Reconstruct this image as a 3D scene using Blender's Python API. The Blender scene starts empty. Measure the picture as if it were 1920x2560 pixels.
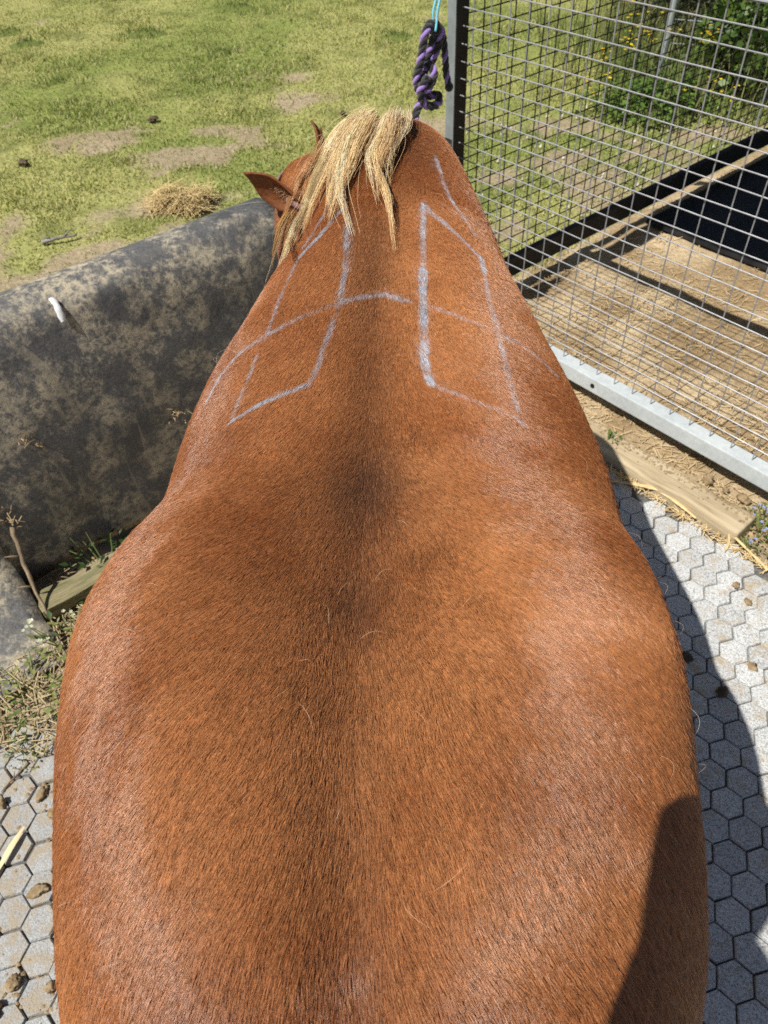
import bpy, bmesh, math, random
import numpy as np
from mathutils import Vector, Matrix, noise as mnoise

random.seed(7)
rng = np.random.default_rng(7)
R = math.radians
scene = bpy.context.scene
col = scene.collection

# ------------------------------------------------------------------ camera
EYE = Vector((0.0, 0.0, 1.75))
CAM_X = Vector((0.998, -0.040, -0.038)).normalized()          # picture right
CAM_D = Vector((-0.056, -0.722, -0.690)).normalized()         # picture down
CAM_F = CAM_X.cross(CAM_D).normalized()                       # into the picture
CAM_D = CAM_F.cross(CAM_X).normalized()
cam_data = bpy.data.cameras.new("camera")
cam = bpy.data.objects.new("camera", cam_data)
col.objects.link(cam)
mw = Matrix.Identity(4)
for i in range(3):
    mw[i][0] = CAM_X[i]; mw[i][1] = -CAM_D[i]; mw[i][2] = -CAM_F[i]; mw[i][3] = EYE[i]
cam.matrix_world = mw
cam_data.sensor_fit = 'AUTO'; cam_data.sensor_width = 36.0
cam_data.lens = 36.0 * 1900 / 2560
cam_data.clip_start = 0.02; cam_data.clip_end = 500
cam_data.dof.use_dof = True
cam_data.dof.focus_distance = 0.80
cam_data.dof.aperture_fstop = 14.0
scene.camera = cam

# ------------------------------------------------------------------ light
SUN_EL, SUN_TRAVEL = 57.0, 35.5        # elevation, heading the light travels to (from +X towards +Y)
trav = Vector((math.cos(R(SUN_TRAVEL)) * math.cos(R(SUN_EL)), math.sin(R(SUN_TRAVEL)) * math.cos(R(SUN_EL)), -math.sin(R(SUN_EL))))
world = bpy.data.worlds.new("World"); scene.world = world; world.use_nodes = True
wn = world.node_tree
sky = wn.nodes.new("ShaderNodeTexSky"); sky.sky_type = 'NISHITA'; sky.sun_disc = False
sky.sun_elevation = R(SUN_EL)
tosun = -trav
sky.sun_rotation = math.atan2(tosun.x, tosun.y)
bg = wn.nodes["Background"]; bg.inputs[1].default_value = 0.05
wn.links.new(sky.outputs[0], bg.inputs[0])
sun_data = bpy.data.lights.new("sun", 'SUN'); sun_data.energy = 5.0; sun_data.angle = R(0.5); sun_data.color = (1.0, 0.955, 0.88)
sun = bpy.data.objects.new("sun", sun_data); col.objects.link(sun)
sun.rotation_mode = 'QUATERNION'; sun.rotation_quaternion = trav.to_track_quat('-Z', 'Y')
scene.view_settings.view_transform = 'Standard'; scene.view_settings.look = 'None'
scene.view_settings.exposure = 0.33; scene.view_settings.gamma = 1.0
scene.view_settings.use_curve_mapping = False
scene.render.engine = 'CYCLES'
scene.cycles.use_denoising = False
scene.cycles.max_bounces = 8; scene.cycles.transmission_bounces = 6; scene.cycles.transparent_max_bounces = 8
scene.cycles_curves.shape = 'RIBBONS'

# ------------------------------------------------------------------ frames and helpers
GP = Vector((0.956, 1.923, 0.0)); GU = Vector((0.614, -0.789, 0.0)).normalized(); GV = Vector((0.789, 0.614, 0.0)).normalized()
def W(u, v, z=0.0):                    # pen frame: u along the gate, v away from it
    return GP + GU * u + GV * v + Vector((0, 0, z))
def toUV(x, y):
    dx = x - GP.x; dy = y - GP.y
    return dx * GU.x + dy * GU.y, dx * GV.x + dy * GV.y

_LAT = rng.random((256, 256))
def vnoise(x, y):
    x = np.asarray(x, float); y = np.asarray(y, float)
    xi = np.floor(x).astype(int); yi = np.floor(y).astype(int)
    fx = x - xi; fy = y - yi
    fx = fx * fx * (3 - 2 * fx); fy = fy * fy * (3 - 2 * fy)
    a = _LAT[xi % 256, yi % 256]; b = _LAT[(xi + 1) % 256, yi % 256]
    c = _LAT[xi % 256, (yi + 1) % 256]; d = _LAT[(xi + 1) % 256, (yi + 1) % 256]
    return (a * (1 - fx) + b * fx) * (1 - fy) + (c * (1 - fx) + d * fx) * fy
def fbm(x, y, f=1.0, o=4):
    s = 0; a = 0.5; t = 0
    for k in range(o):
        s = s + a * vnoise(x * f + 17.3 * k, y * f + 5.1 * k); t += a; a *= 0.5; f *= 2.03
    return s / t
def sstep(a, b, x):
    t = np.clip((x - a) / (b - a), 0, 1); return t * t * (3 - 2 * t)
def lerp(a, b, t):
    t = np.asarray(t)[..., None]; return np.asarray(a) * (1 - t) + np.asarray(b) * t

def tag(o, label=None, cat=None, group=None, kind=None):
    if label: o["label"] = label
    if cat: o["category"] = cat
    if group: o["group"] = group
    if kind: o["kind"] = kind
    return o
def empty(name, loc=(0, 0, 0), label=None, cat=None, group=None):
    o = bpy.data.objects.new(name, None); col.objects.link(o); o.location = loc
    o.empty_display_size = 0.05
    return tag(o, label, cat, group)
def link(name, me, mat=None, parent=None):
    o = bpy.data.objects.new(name, me); col.objects.link(o)
    if mat is not None and not me.materials: me.materials.append(mat)
    if parent is not None:
        o.parent = parent
        o.matrix_parent_inverse = Matrix.Translation(-Vector(parent.location)) if parent.type == 'EMPTY' and parent.parent is None else parent.matrix_basis.inverted()
    return o
def from_bm(name, bm, mat=None, parent=None, smooth=False):
    me = bpy.data.meshes.new(name); bm.normal_update(); bm.to_mesh(me); bm.free()
    if smooth: me.polygons.foreach_set("use_smooth", [True] * len(me.polygons))
    return link(name, me, mat, parent)
def mesh_np(name, verts, faces, mat=None, parent=None, colors=None, smooth=False):
    verts = np.asarray(verts, np.float32); faces = np.asarray(faces, np.int32)
    me = bpy.data.meshes.new(name)
    k = faces.shape[1]; n = len(faces)
    me.vertices.add(len(verts)); me.vertices.foreach_set("co", verts.ravel())
    me.loops.add(n * k); me.loops.foreach_set("vertex_index", faces.ravel())
    me.polygons.add(n); me.polygons.foreach_set("loop_start", np.arange(0, n * k, k, dtype=np.int32))
    if smooth: me.polygons.foreach_set("use_smooth", np.ones(n, bool))
    if colors is not None:
        a = me.color_attributes.new("col", 'FLOAT_COLOR', 'POINT')
        c = np.ones((len(verts), 4), np.float32); c[:, :3] = colors
        a.data.foreach_set("color", c.ravel())
    me.update(calc_edges=True); me.validate()
    return link(name, me, mat, parent)

def add_box(bm, c, s, rot=None, bevel=0.0):
    r = bmesh.ops.create_cube(bm, size=1.0); vs = r["verts"]
    bmesh.ops.scale(bm, verts=vs, vec=s)
    if bevel:
        es = list({e for v in vs for e in v.link_edges})
        rb = bmesh.ops.bevel(bm, geom=es, offset=bevel, segments=2, affect='EDGES', profile=0.7)
        vs = list({v for f in rb["faces"] for v in f.verts} | {v for v in vs if v.is_valid})
    if rot is not None: bmesh.ops.rotate(bm, verts=vs, cent=(0, 0, 0), matrix=rot)
    bmesh.ops.translate(bm, verts=vs, vec=c)
    return vs
def frame_rot(x, z=Vector((0, 0, 1))):   # matrix whose X axis is x, Z axis near z
    x = Vector(x).normalized(); y = Vector(z).cross(x).normalized(); zz = x.cross(y)
    return Matrix((x, y, zz)).transposed()
def add_tube(bm, pts, rad, seg=8, cap=True):
    pts = [Vector(p) for p in pts]; n = len(pts)
    rads = rad if hasattr(rad, '__len__') else [rad] * n
    rings = []; up = None
    for i, p in enumerate(pts):
        t = (pts[min(i + 1, n - 1)] - pts[max(i - 1, 0)]).normalized()
        if up is None:
            up = t.orthogonal().normalized()
        up = (up - t * up.dot(t)).normalized(); b = t.cross(up)
        rings.append([bm.verts.new(p + (up * math.cos(a) + b * math.sin(a)) * rads[i]) for a in [2 * math.pi * k / seg for k in range(seg)]])
    for i in range(n - 1):
        for k in range(seg):
            bm.faces.new((rings[i][k], rings[i][(k + 1) % seg], rings[i + 1][(k + 1) % seg], rings[i + 1][k]))
    if cap:
        bm.faces.new(rings[0][::-1]); bm.faces.new(rings[-1])
def smooth_path(pts, n):
    pts = [Vector(p) for p in pts]; out = []
    P = [pts[0] * 2 - pts[1]] + pts + [pts[-1] * 2 - pts[-2]]
    m = len(pts) - 1
    for i in range(n):
        t = i / (n - 1) * m; k = min(int(t), m - 1); f = t - k
        a, b, c, d = P[k], P[k + 1], P[k + 2], P[k + 3]
        out.append(0.5 * ((2 * b) + (c - a) * f + (2 * a - 5 * b + 4 * c - d) * f * f + (3 * b - a - 3 * c + d) * f ** 3))
    return out

# ------------------------------------------------------------------ materials
class N:
    def __init__(s, name, rough=0.8, spec=0.3, metal=0.0):
        s.m = bpy.data.materials.new(name); s.m.use_nodes = True
        s.t = s.m.node_tree; s.b = s.t.nodes["Principled BSDF"]
        s.b.inputs["Roughness"].default_value = rough
        s.b.inputs["Specular IOR Level"].default_value = spec
        s.b.inputs["Metallic"].default_value = metal
        s._co = None
    def n(s, ty, **kw):
        x = s.t.nodes.new(ty)
        for k, v in kw.items(): setattr(x, k, v)
        return x
    def l(s, a, b): s.t.links.new(a, b)
    def co(s, world=False):
        if world:
            return s.n("ShaderNodeNewGeometry").outputs["Position"]
        if s._co is None: s._co = s.n("ShaderNodeTexCoord").outputs["Object"]
        return s._co
    def noise(s, scale, detail=4, rough=0.6, world=False, dist=0.0):
        x = s.n("ShaderNodeTexNoise"); x.inputs["Scale"].default_value = scale
        x.inputs["Detail"].default_value = detail; x.inputs["Roughness"].default_value = rough
        x.inputs["Distortion"].default_value = dist
        s.l(s.co(world), x.inputs["Vector"]); return x.outputs["Fac"]
    def ramp(s, fac, stops):
        x = s.n("ShaderNodeValToRGB"); e = x.color_ramp.elements
        while len(e) < len(stops): e.new(0.5)
        for el, (p, c) in zip(e, stops):
            el.position = p; el.color = (*c, 1) if hasattr(c, '__len__') else (c, c, c, 1)
        s.l(fac, x.inputs[0]); return x.outputs[0]
    def mix(s, fac, a, b, mode='MIX'):
        x = s.n("ShaderNodeMix", data_type='RGBA', blend_type=mode)
        for sock, v in ((x.inputs[0], fac), (x.inputs[6], a), (x.inputs[7], b)):
            if hasattr(v, 'is_linked') or hasattr(v, 'links'): s.l(v, sock)
            elif hasattr(v, '__len__'): sock.default_value = (*v, 1)
            else: sock.default_value = v
        return x.outputs[2]
    def attr(s, name):
        return s.n("ShaderNodeAttribute", attribute_name=name).outputs["Color"]
    def color(s, c):
        if hasattr(c, '__len__'): s.b.inputs["Base Color"].default_value = (*c, 1)
        else: s.l(c, s.b.inputs["Base Color"])
        return s
    def bump(s, h, strength=0.5, dist=0.01):
        x = s.n("ShaderNodeBump"); x.inputs["Strength"].default_value = strength; x.inputs["Distance"].default_value = dist
        s.l(h, x.inputs["Height"]); s.l(x.outputs[0], s.b.inputs["Normal"]); return s
    def rough(s, h): s.l(h, s.b.inputs["Roughness"]); return s

def mat_attr(name, rough=0.85, spec=0.2, fine=None, bump=None, trans=0.0):
    m = N(name, rough, spec)
    c = m.attr("col")
    if fine:
        f = m.noise(fine, 5, 0.7, world=True)
        c = m.mix(1.0, c, m.ramp(f, [(0.3, 0.62), (0.7, 1.3)]), 'MULTIPLY')
        if bump: m.bump(f, bump[0], bump[1])
    m.color(c)
    if trans:
        tr = m.n("ShaderNodeBsdfTranslucent"); m.l(c, tr.inputs[0])
        mx = m.n("ShaderNodeMixShader"); mx.inputs[0].default_value = trans
        m.l(m.b.outputs[0], mx.inputs[1]); m.l(tr.outputs[0], mx.inputs[2])
        m.l(mx.outputs[0], m.t.nodes["Material Output"].inputs[0])
    return m.m

M = {}
M['earth'] = mat_attr("earth", 0.95, 0.1, fine=38, bump=(0.9, 0.02))
M['straw_floor'] = mat_attr("straw_floor", 0.95, 0.1, fine=60, bump=(0.9, 0.015))
M['blade'] = mat_attr("grass_blade", 0.7, 0.25, trans=0.25)
M['straw'] = mat_attr("straw", 0.6, 0.3, trans=0.1)
M['leaf'] = mat_attr("leaf", 0.5, 0.4, trans=0.25)
M['petal'] = mat_attr("petal", 0.6, 0.2, trans=0.2)

g = N("galvanised_steel", 0.5, 0.5, 0.2)
f1 = g.noise(9, 5, 0.65); f2 = g.noise(60, 3, 0.6)
g.color(g.mix(0.4, g.ramp(f1, [(0.3, (0.44, 0.49, 0.51)), (0.7, (0.60, 0.65, 0.66))]), g.ramp(f2, [(0.3, (0.42, 0.46, 0.48)), (0.7, (0.66, 0.70, 0.71))])))
g.rough(g.ramp(f1, [(0.2, 0.38), (0.8, 0.62)])); g.bump(f2, 0.08, 0.002); M['galv'] = g.m
g = N("galvanised_wire", 0.5, 0.5, 0.5)
g.color(g.ramp(g.noise(25, 4), [(0.3, (0.27, 0.275, 0.285)), (0.7, (0.43, 0.435, 0.45))])); M['wire'] = g.m
g = N("dark_galvanised", 0.6, 0.4, 0.2); f1 = g.noise(14, 5, 0.7); g.color(g.ramp(f1, [(.3, (.17, .19, .20)), (.7, (.28, .31, .32))])); M['galv_dark'] = g.m  # darker grey galvanised tone for the gate stile
g = N("rusty_steel", 0.8, 0.3)
g.color((0.16, 0.07, 0.035)); M['rust'] = g.m
g = N("bolt_hole", 0.9, 0.1); g.color((0.02, 0.014, 0.01)); M['hole'] = g.m

g = N("dusty_rubber", 0.62, 0.4)
a = g.noise(8.5, 9, 0.78, dist=0.2); b = g.noise(52, 7, 0.78, dist=0.3); c = g.noise(130, 3, 0.6); e = g.noise(2.3, 5, 0.6)
base = g.ramp(c, [(0.3, (0.055, 0.057, 0.062)), (0.75, (0.125, 0.127, 0.130))])
dust = g.ramp(a, [(0.46, 0.08), (0.56, 1.0)])
d2 = g.ramp(b, [(0.40, 0.06), (0.54, 1.0)])
dm = g.mix(1.0, dust, d2, 'MULTIPLY')
cc = g.mix(dm, base, (0.44, 0.385, 0.28))
cc = g.mix(g.ramp(e, [(0.50, 0.0), (0.60, 0.65)]), cc, (0.045, 0.046, 0.050))
for ang, sc_, lo_ in ((0.9, 26.0, 0.70), (2.2, 40.0, 0.71), (0.2, 33.0, 0.72)):
    mp = g.n("ShaderNodeMapping"); mp.inputs["Rotation"].default_value = (0.5, ang, 0.65); mp.inputs["Scale"].default_value = (1.2, sc_, 1.6); g.l(g.co(), mp.inputs[0])
    nx = g.n("ShaderNodeTexNoise"); nx.inputs["Scale"].default_value = 1.6; nx.inputs["Detail"].default_value = 2; g.l(mp.outputs[0], nx.inputs["Vector"])
    cc = g.mix(g.ramp(nx.outputs["Fac"], [(lo_ - .02, 0.0), (lo_ + .02, 0.6)]), cc, (0.30, 0.27, 0.20))
g.color(cc); g.rough(g.ramp(dm, [(0, 0.5), (1, 0.92)])); g.bump(b, 0.45, 0.006); M['rubber'] = g.m
g = N("bare_rubber", 0.6, 0.4)
g.color(g.ramp(g.noise(8, 6, 0.7, dist=0.6), [(0.35, (0.016, 0.013, 0.011)), (0.65, (0.07, 0.055, 0.04))])); g.bump(g.noise(40, 4), 0.3, 0.003); M['rubber_dark'] = g.m
g = N("shade_black", 0.6, 0.3); g.color(g.ramp(g.noise(12, 4), [(.3, (.012, .011, .010)), (.7, (.03, .027, .024))])); M['black'] = g.m  # near-black stands in for shade on the pen fence and stile
g = N("shade_black_rubber", 0.6, 0.3); g.color(g.ramp(g.noise(7, 5), [(.35, (.010, .011, .014)), (.7, (.03, .029, .03))])); g.bump(g.noise(60, 3), .3, .003); M['shade_rubber'] = g.m  # near-black tone that deepens the shade on the pen floor
g = N("white_chalk", 0.95, 0.1); g.color(g.ramp(g.noise(70, 3), [(0.3, (0.62, 0.64, 0.66)), (0.6, (0.85, 0.86, 0.86))])); M['chalk'] = g.m

def wood(name, stops, scale, axis_scale=(1.0, 14.0, 14.0), bump=0.5):
    m = N(name, 0.85, 0.2)
    mp = m.n("ShaderNodeMapping"); mp.inputs["Scale"].default_value = axis_scale; m.l(m.co(), mp.inputs[0])
    x = m.n("ShaderNodeTexNoise"); x.inputs["Scale"].default_value = scale; x.inputs["Detail"].default_value = 6; x.inputs["Roughness"].default_value = 0.68
    m.l(mp.outputs[0], x.inputs["Vector"])
    m.color(m.ramp(x.outputs["Fac"], stops)); m.bump(x.outputs["Fac"], bump, 0.008); return m.m
M['sleeper'] = wood("sleeper_timber", [(0.3, (0.24, 0.185, 0.11)), (0.5, (0.42, 0.34, 0.22)), (0.72, (0.52, 0.44, 0.31))], 3.0)
M['oldboard'] = wood("mossy_timber", [(0.3, (0.07, 0.08, 0.035)), (0.5, (0.21, 0.19, 0.10)), (0.68, (0.38, 0.31, 0.20))], 6.0, bump=1.0)
M['greyrail'] = wood("grey_timber", [(0.3, (0.16, 0.145, 0.13)), (0.7, (0.36, 0.34, 0.32))], 4.0)
M['darkwood'] = wood("dark_timber", [(0.3, (0.035, 0.026, 0.02)), (0.7, (0.09, 0.07, 0.05))], 4.0)

g = N("paver_grit", 0.95, 0.15)
oi = g.n("ShaderNodeObjectInfo").outputs["Random"]
fn = g.noise(420, 3, 0.75, world=True); fm = g.noise(26, 5, 0.68, world=True); fl = g.noise(5.5, 4, 0.6, world=True)
f9 = g.noise(190, 3, 0.8, world=True)
grit = g.ramp(fn, [(0.32, (0.34, 0.36, 0.37)), (0.52, (0.57, 0.58, 0.575)), (0.70, (0.73, 0.735, 0.72))])
grit = g.mix(0.9, grit, g.ramp(f9, [(0.36, 0.40), (0.50, 1.0), (0.66, 1.2)]), 'MULTIPLY')
grit = g.mix(0.8, grit, g.ramp(oi, [(0.0, 0.84), (1.0, 1.08)]), 'MULTIPLY')
soil = g.ramp(fm, [(0.50, 0.0), (0.66, 0.8)])
soil2 = g.mix(1.0, soil, g.ramp(fl, [(0.40, 0.1), (0.56, 1.0)]), 'MULTIPLY')
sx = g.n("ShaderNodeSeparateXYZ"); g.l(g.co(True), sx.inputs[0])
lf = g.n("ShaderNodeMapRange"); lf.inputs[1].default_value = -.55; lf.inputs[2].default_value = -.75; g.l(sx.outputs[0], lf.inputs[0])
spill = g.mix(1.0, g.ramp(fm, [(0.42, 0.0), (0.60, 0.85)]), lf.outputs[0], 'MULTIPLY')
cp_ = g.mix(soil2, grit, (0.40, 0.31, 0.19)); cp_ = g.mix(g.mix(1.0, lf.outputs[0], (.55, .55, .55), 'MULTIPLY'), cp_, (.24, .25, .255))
g.color(g.mix(spill, cp_, (0.36, 0.31, 0.235))); g.bump(f9, 0.9, 0.004); M['paver'] = g.m
g = N("paver_joint", 0.9, 0.15)
g.color(g.ramp(g.noise(60, 4, world=True), [(0.3, (0.07, 0.07, 0.07)), (0.7, (0.20, 0.19, 0.17))])); M['joint'] = g.m

g = N("clod", 0.95, 0.1)
g.color(g.ramp(g.noise(45, 5, 0.7), [(0.3, (0.16, 0.11, 0.06)), (0.7, (0.40, 0.30, 0.18))])); g.bump(g.noise(70, 4), 0.8, 0.006); M['clod'] = g.m
g = N("dung", 0.95, 0.1)
g.color(g.ramp(g.noise(45, 5, 0.7), [(0.3, (0.05, 0.037, 0.025)), (0.7, (0.15, 0.115, 0.075))])); g.bump(g.noise(70, 4), 0.8, 0.006); M['dung'] = g.m
g = N("bark", 0.9, 0.2)
g.color(g.ramp(g.noise(20, 5, 0.7), [(0.3, (0.12, 0.09, 0.06)), (0.7, (0.34, 0.26, 0.17))])); g.bump(g.noise(40, 4), 0.7, 0.004); M['bark'] = g.m
def rope_mat(name, c1, c2):
    m = N(name, 0.8, 0.25)
    f = m.noise(260, 4, 0.75); m.color(m.ramp(f, [(0.3, c1), (0.7, c2)])); m.bump(f, 1.0, 0.004); m.b.inputs['Sheen Weight'].default_value = .3; return m.m
M['rope_black'] = rope_mat("black_rope", (0.008, 0.008, 0.009), (0.04, 0.038, 0.036))
M['rope_purple'] = rope_mat("purple_rope", (0.22, 0.12, 0.42), (0.42, 0.28, 0.66))
M['twine'] = rope_mat("blue_twine", (0.10, 0.45, 0.62), (0.22, 0.66, 0.82))
M['halter'] = rope_mat("halter_web", (0.22, 0.095, 0.075), (0.34, 0.16, 0.13))
g = N("roof_sheet", 0.5, 0.4, 0.3); g.color((0.42, 0.44, 0.46)); M['roof'] = g.m
g = N("painted_post", 0.6, 0.4); g.color((0.55, 0.54, 0.48)); M['palepost'] = g.m
g = N("blue_grey_pipe", 0.45, 0.5, 0.4); g.color(g.ramp(g.noise(12, 5), [(0.3, (0.33, 0.39, 0.44)), (0.7, (0.55, 0.60, 0.64))])); M['pipe'] = g.m

# ================================================================== SETTING
# ---- paddock ground: one sheet out to the horizon
def axis(lo, hi, step, far):
    a = list(np.arange(lo, hi + 1e-6, step)); s = step; x = hi
    while x < far: s *= 1.5; x += s; a.append(x)
    s = step; x = lo
    while x > -far: s *= 1.5; x -= s; a.insert(0, x)
    return np.array(a)
PATCH = [(-1.74, 5.03, .55, .28), (-.9, 5.05, .5, .15), (-.25, 5.65, .45, .25), (-.5, 5.75, .35, .3), (-.84, 4.7, .7, .22), (-1.33, 3.45, .9, .38), (-1.0, 3.6, .6, .3),
         (-2.1, 3.35, .8, .25), (-1.0, 4.1, .4, .2), (.7, 4.9, 1.2, .3), (1.1, 4.3, 1.3, .34), (2.2, 4.6, .9, .3), (.3, 3.6, .5, .25), (1.5, 4.0, .8, .4)]
def bare(x, y):
    b = np.zeros_like(x)
    for px, py, rx, ry in PATCH:
        b = np.maximum(b, 1.25 * np.exp(-(((x - px) / rx) ** 2 + ((y - py) / ry) ** 2)))
    n = fbm(x, y, 1.3, 5)
    u, v = toUV(x, y)
    near = sstep(-1.35, -0.95, u) * sstep(5.0, 3.5, v) + sstep(3.1, 2.2, y)
    return np.clip((sstep(0.50, 0.95, b * 0.72 + (fbm(x, y, 4.3, 5) - .5) * 2.3 + (n - .5) * .5) * .9) + near, 0, 1)
gx = axis(-4.6, 5.2, 0.05, 80); gy = axis(1.0, 9.6, 0.05, 80)
XX, YY = np.meshgrid(gx, gy, indexing='ij')
uu, vv = toUV(XX, YY)
field = sstep(-1.0, -1.25, uu)
field = np.maximum(field, sstep(4.0, 4.4, vv))
ZZ = -0.018 + field * ((fbm(XX, YY, 0.8, 3) - .5) * .05 + (fbm(XX, YY, 6, 3) - .5) * .035)
br = bare(XX, YY)
n1 = fbm(XX + 31, YY, 0.9, 4); n2 = fbm(XX, YY + 77, 5.0, 4)
green = lerp((0.235, 0.27, 0.075), (0.35, 0.345, 0.125), sstep(.35, .65, n1))
green = lerp(green, (0.11, 0.135, 0.035), sstep(.55, .75, n2) * .6)
dirt = lerp((0.28, 0.215, 0.135), (0.44, 0.355, 0.245), n2)
gc = lerp(green, dirt, br)
ni, nj = XX.shape
idx = np.arange(ni * nj).reshape(ni, nj)
F_ = np.stack([idx[:-1, :-1], idx[1:, :-1], idx[1:, 1:], idx[:-1, 1:]], -1).reshape(-1, 4)
o = mesh_np("ground", np.stack([XX, YY, ZZ], -1).reshape(-1, 3), F_, M['earth'], colors=gc.reshape(-1, 3), smooth=True)
tag(o, kind="structure")

def blades(name, x, y, z, h, w, colr, lean=0.6, kink=True):
    n = len(x); a = rng.uniform(0, 2 * np.pi, n); b = rng.uniform(0, 2 * np.pi, n)
    wx = np.cos(a) * w * .5; wy = np.sin(a) * w * .5
    l = lean * h * rng.uniform(.2, 1.2, n)
    p0 = np.stack([x - wx, y - wy, z], -1); p1 = np.stack([x + wx, y + wy, z], -1)
    m = np.stack([x + np.cos(b) * l * .35, y + np.sin(b) * l * .35, z + h * .6], -1)
    m0 = m - np.stack([wx, wy, 0 * wx], -1) * .75; m1 = m + np.stack([wx, wy, 0 * wx], -1) * .75
    t = np.stack([x + np.cos(b) * l, y + np.sin(b) * l, z + h * rng.uniform(.75, 1, n)], -1)
    V = np.stack([p0, p1, m1, m0, t], 1).reshape(-1, 3)
    i = np.arange(n)[:, None] * 5
    F = np.concatenate([i + [0, 1, 2], i + [0, 2, 3], i + [3, 2, 4]])
    C = np.repeat(colr, 5, 0)
    return V, F, C

n = 230000
yy = 2.3 + (9.2 - 2.3) * rng.random(n) ** 1.15
xx = rng.uniform(-1, 1, n) * (0.6 + yy * .47) + 0.0
u_, v_ = toUV(xx, yy)
keep = ((u_ < -1.06)) & (rng.random(n) < (1.04 - bare(xx, yy)) * (.35 + .9 * sstep(.3, .6, fbm(xx, yy, 2.2, 3))))
xx, yy = xx[keep], yy[keep]; n = len(xx)
zz = -0.02 + (fbm(xx, yy, 0.8, 3) - .5) * .05 + (fbm(xx, yy, 6, 3) - .5) * .035
n1 = fbm(xx + 31, yy, 0.9, 4); t = rng.random(n)
cg = lerp((0.20, 0.265, 0.058), (0.40, 0.415, 0.125), np.clip(sstep(.35, .65, n1) * .7 + t * .5, 0, 1))
cg = lerp(cg, (0.54, 0.47, 0.25), (rng.random(n) < .24) * .9)
cg = lerp(cg, (0.09, 0.13, 0.03), (rng.random(n) < .15) * .8)
hh = (0.012 + .020 * rng.random(n)) * (.7 + .9 * sstep(.5, .8, fbm(xx, yy + 9, 2.6, 3)))
V, F, C = blades("g", xx, yy, zz, hh, .004 + .004 * rng.random(n), cg, 1.0)
o = mesh_np("grass", V, F, M['blade'], colors=C)
tag(o, "short grazed paddock grass, green with straw coloured blades", "grass", kind="stuff")

# darker tussocks dotted in the paddock
TUS = [(-3.0, 7.65), (-2.72, 7.27), (-1.12, 8.1), (-1.06, 6.7), (-2.2, 6.2), (-1.8, 7.4), (.3, 6.9)]
TLAB = ["dark tussock at the far left edge of the paddock", "dark tussock just below the far left one", "dark grass tussock farthest back in the paddock", "dark tussock in the middle of the paddock",
        "low tussock left of the middle of the paddock", "low tussock far back in the left half of the paddock", "small tussock far off behind the purple rope"]
for (tx, ty), tl in zip(TUS, TLAB):
    n = 110; r = np.abs(rng.normal(0, .07, n)); a = rng.uniform(0, 6.28, n)
    c = lerp((.07, .11, .022), (.18, .23, .05), rng.random(n))
    V, F, C = blades("t", np.cos(a) * r * 1.4, np.sin(a) * r, np.full(n, -.02), rng.uniform(.03, .07, n), rng.uniform(.004, .008, n), c, .9)
    ka = np.linspace(0, 6.2832, 17)[:-1]; k0 = len(V)
    V = np.concatenate([V, np.stack([np.cos(ka) * .22, np.sin(ka) * .17, np.full(16, -.036)], -1), [[0, 0, .012]]])
    F = np.concatenate([F, [[k0 + q, k0 + (q + 1) % 16, k0 + 16] for q in range(16)]]); C = np.concatenate([C, np.tile((.17, .205, .05), (17, 1))])
    o = mesh_np("grass_tussock", V, F, M['blade'], colors=C); o.location = (tx, ty, 0)
    tag(o, tl, "tussock", "dark tussocks in the paddock")

# ---- pen floor of trodden straw and soil
gu = np.arange(-1.13, 2.7, .03); gv = np.arange(-.145, 4.3, .03)
UU, VV = np.meshgrid(gu, gv, indexing='ij')
PX = GP.x + GU.x * UU + GV.x * VV; PY = GP.y + GU.y * UU + GV.y * VV
edge = sstep(-1.13, -1.05, UU) * sstep(-.145, -.10, VV)
PZ = -.02 + edge * (.016 + (fbm(PX, PY, 7, 4) - .4) * .03)
fn = fbm(PX, PY, 5, 5)
pc = lerp((0.33, 0.235, 0.13), (0.55, 0.43, 0.27), sstep(.3, .7, fn))
ni, nj = UU.shape; idx = np.arange(ni * nj).reshape(ni, nj)
F_ = np.stack([idx[:-1, :-1], idx[1:, :-1], idx[1:, 1:], idx[:-1, 1:]], -1).reshape(-1, 4)
o = mesh_np("pen_floor", np.stack([PX, PY, PZ], -1).reshape(-1, 3), F_, M['straw_floor'], colors=pc.reshape(-1, 3), smooth=True)
tag(o, kind="structure")

def straw_bits(n, x, y, z, lmin, lmax, w, c1, c2, tilt=.25):
    L_ = rng.uniform(lmin, lmax, n); a = rng.uniform(0, 2 * np.pi, n); e = rng.normal(0, tilt, n)
    d = np.stack([np.cos(a) * np.cos(e), np.sin(a) * np.cos(e), np.abs(np.sin(e))], -1) * L_[:, None] * .5
    s = np.stack([-np.sin(a), np.cos(a), 0 * a], -1) * w * .5
    p = np.stack([x, y, z], -1); up = np.array([0, 0, w * .5])
    V = np.stack([p - d - s, p - d + s, p + d + s, p + d - s, p - d + up, p + d + up], 1).reshape(-1, 3)
    i = np.arange(n)[:, None] * 6
    F = np.concatenate([i + [0, 4, 5, 3], i + [4, 1, 2, 5]])
    C = np.repeat(lerp(c1, c2, rng.random(n)), 6, 0)
    return V, F, C
n = 8000
su = rng.uniform(-1.08, 1.2, n); sv = -.1 + 2.2 * rng.random(n) ** 1.4
x = GP.x + GU.x * su + GV.x * sv; y = GP.y + GU.y * su + GV.y * sv
keep = rng.random(n) < .25 + sstep(.4, .65, fbm(x, y, 4, 3)); x, y = x[keep], y[keep]
z = .004 + (fbm(x, y, 7, 4) - .4) * .03
V, F, C = straw_bits(len(x), x, y, z, .015, .05, .0028, (.36, .26, .13), (.62, .49, .29))
o = mesh_np("loose_straw", V, F, M['straw'], colors=C)
tag(o, "loose chopped straw trodden into the pen floor", "straw", kind="stuff")

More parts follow.
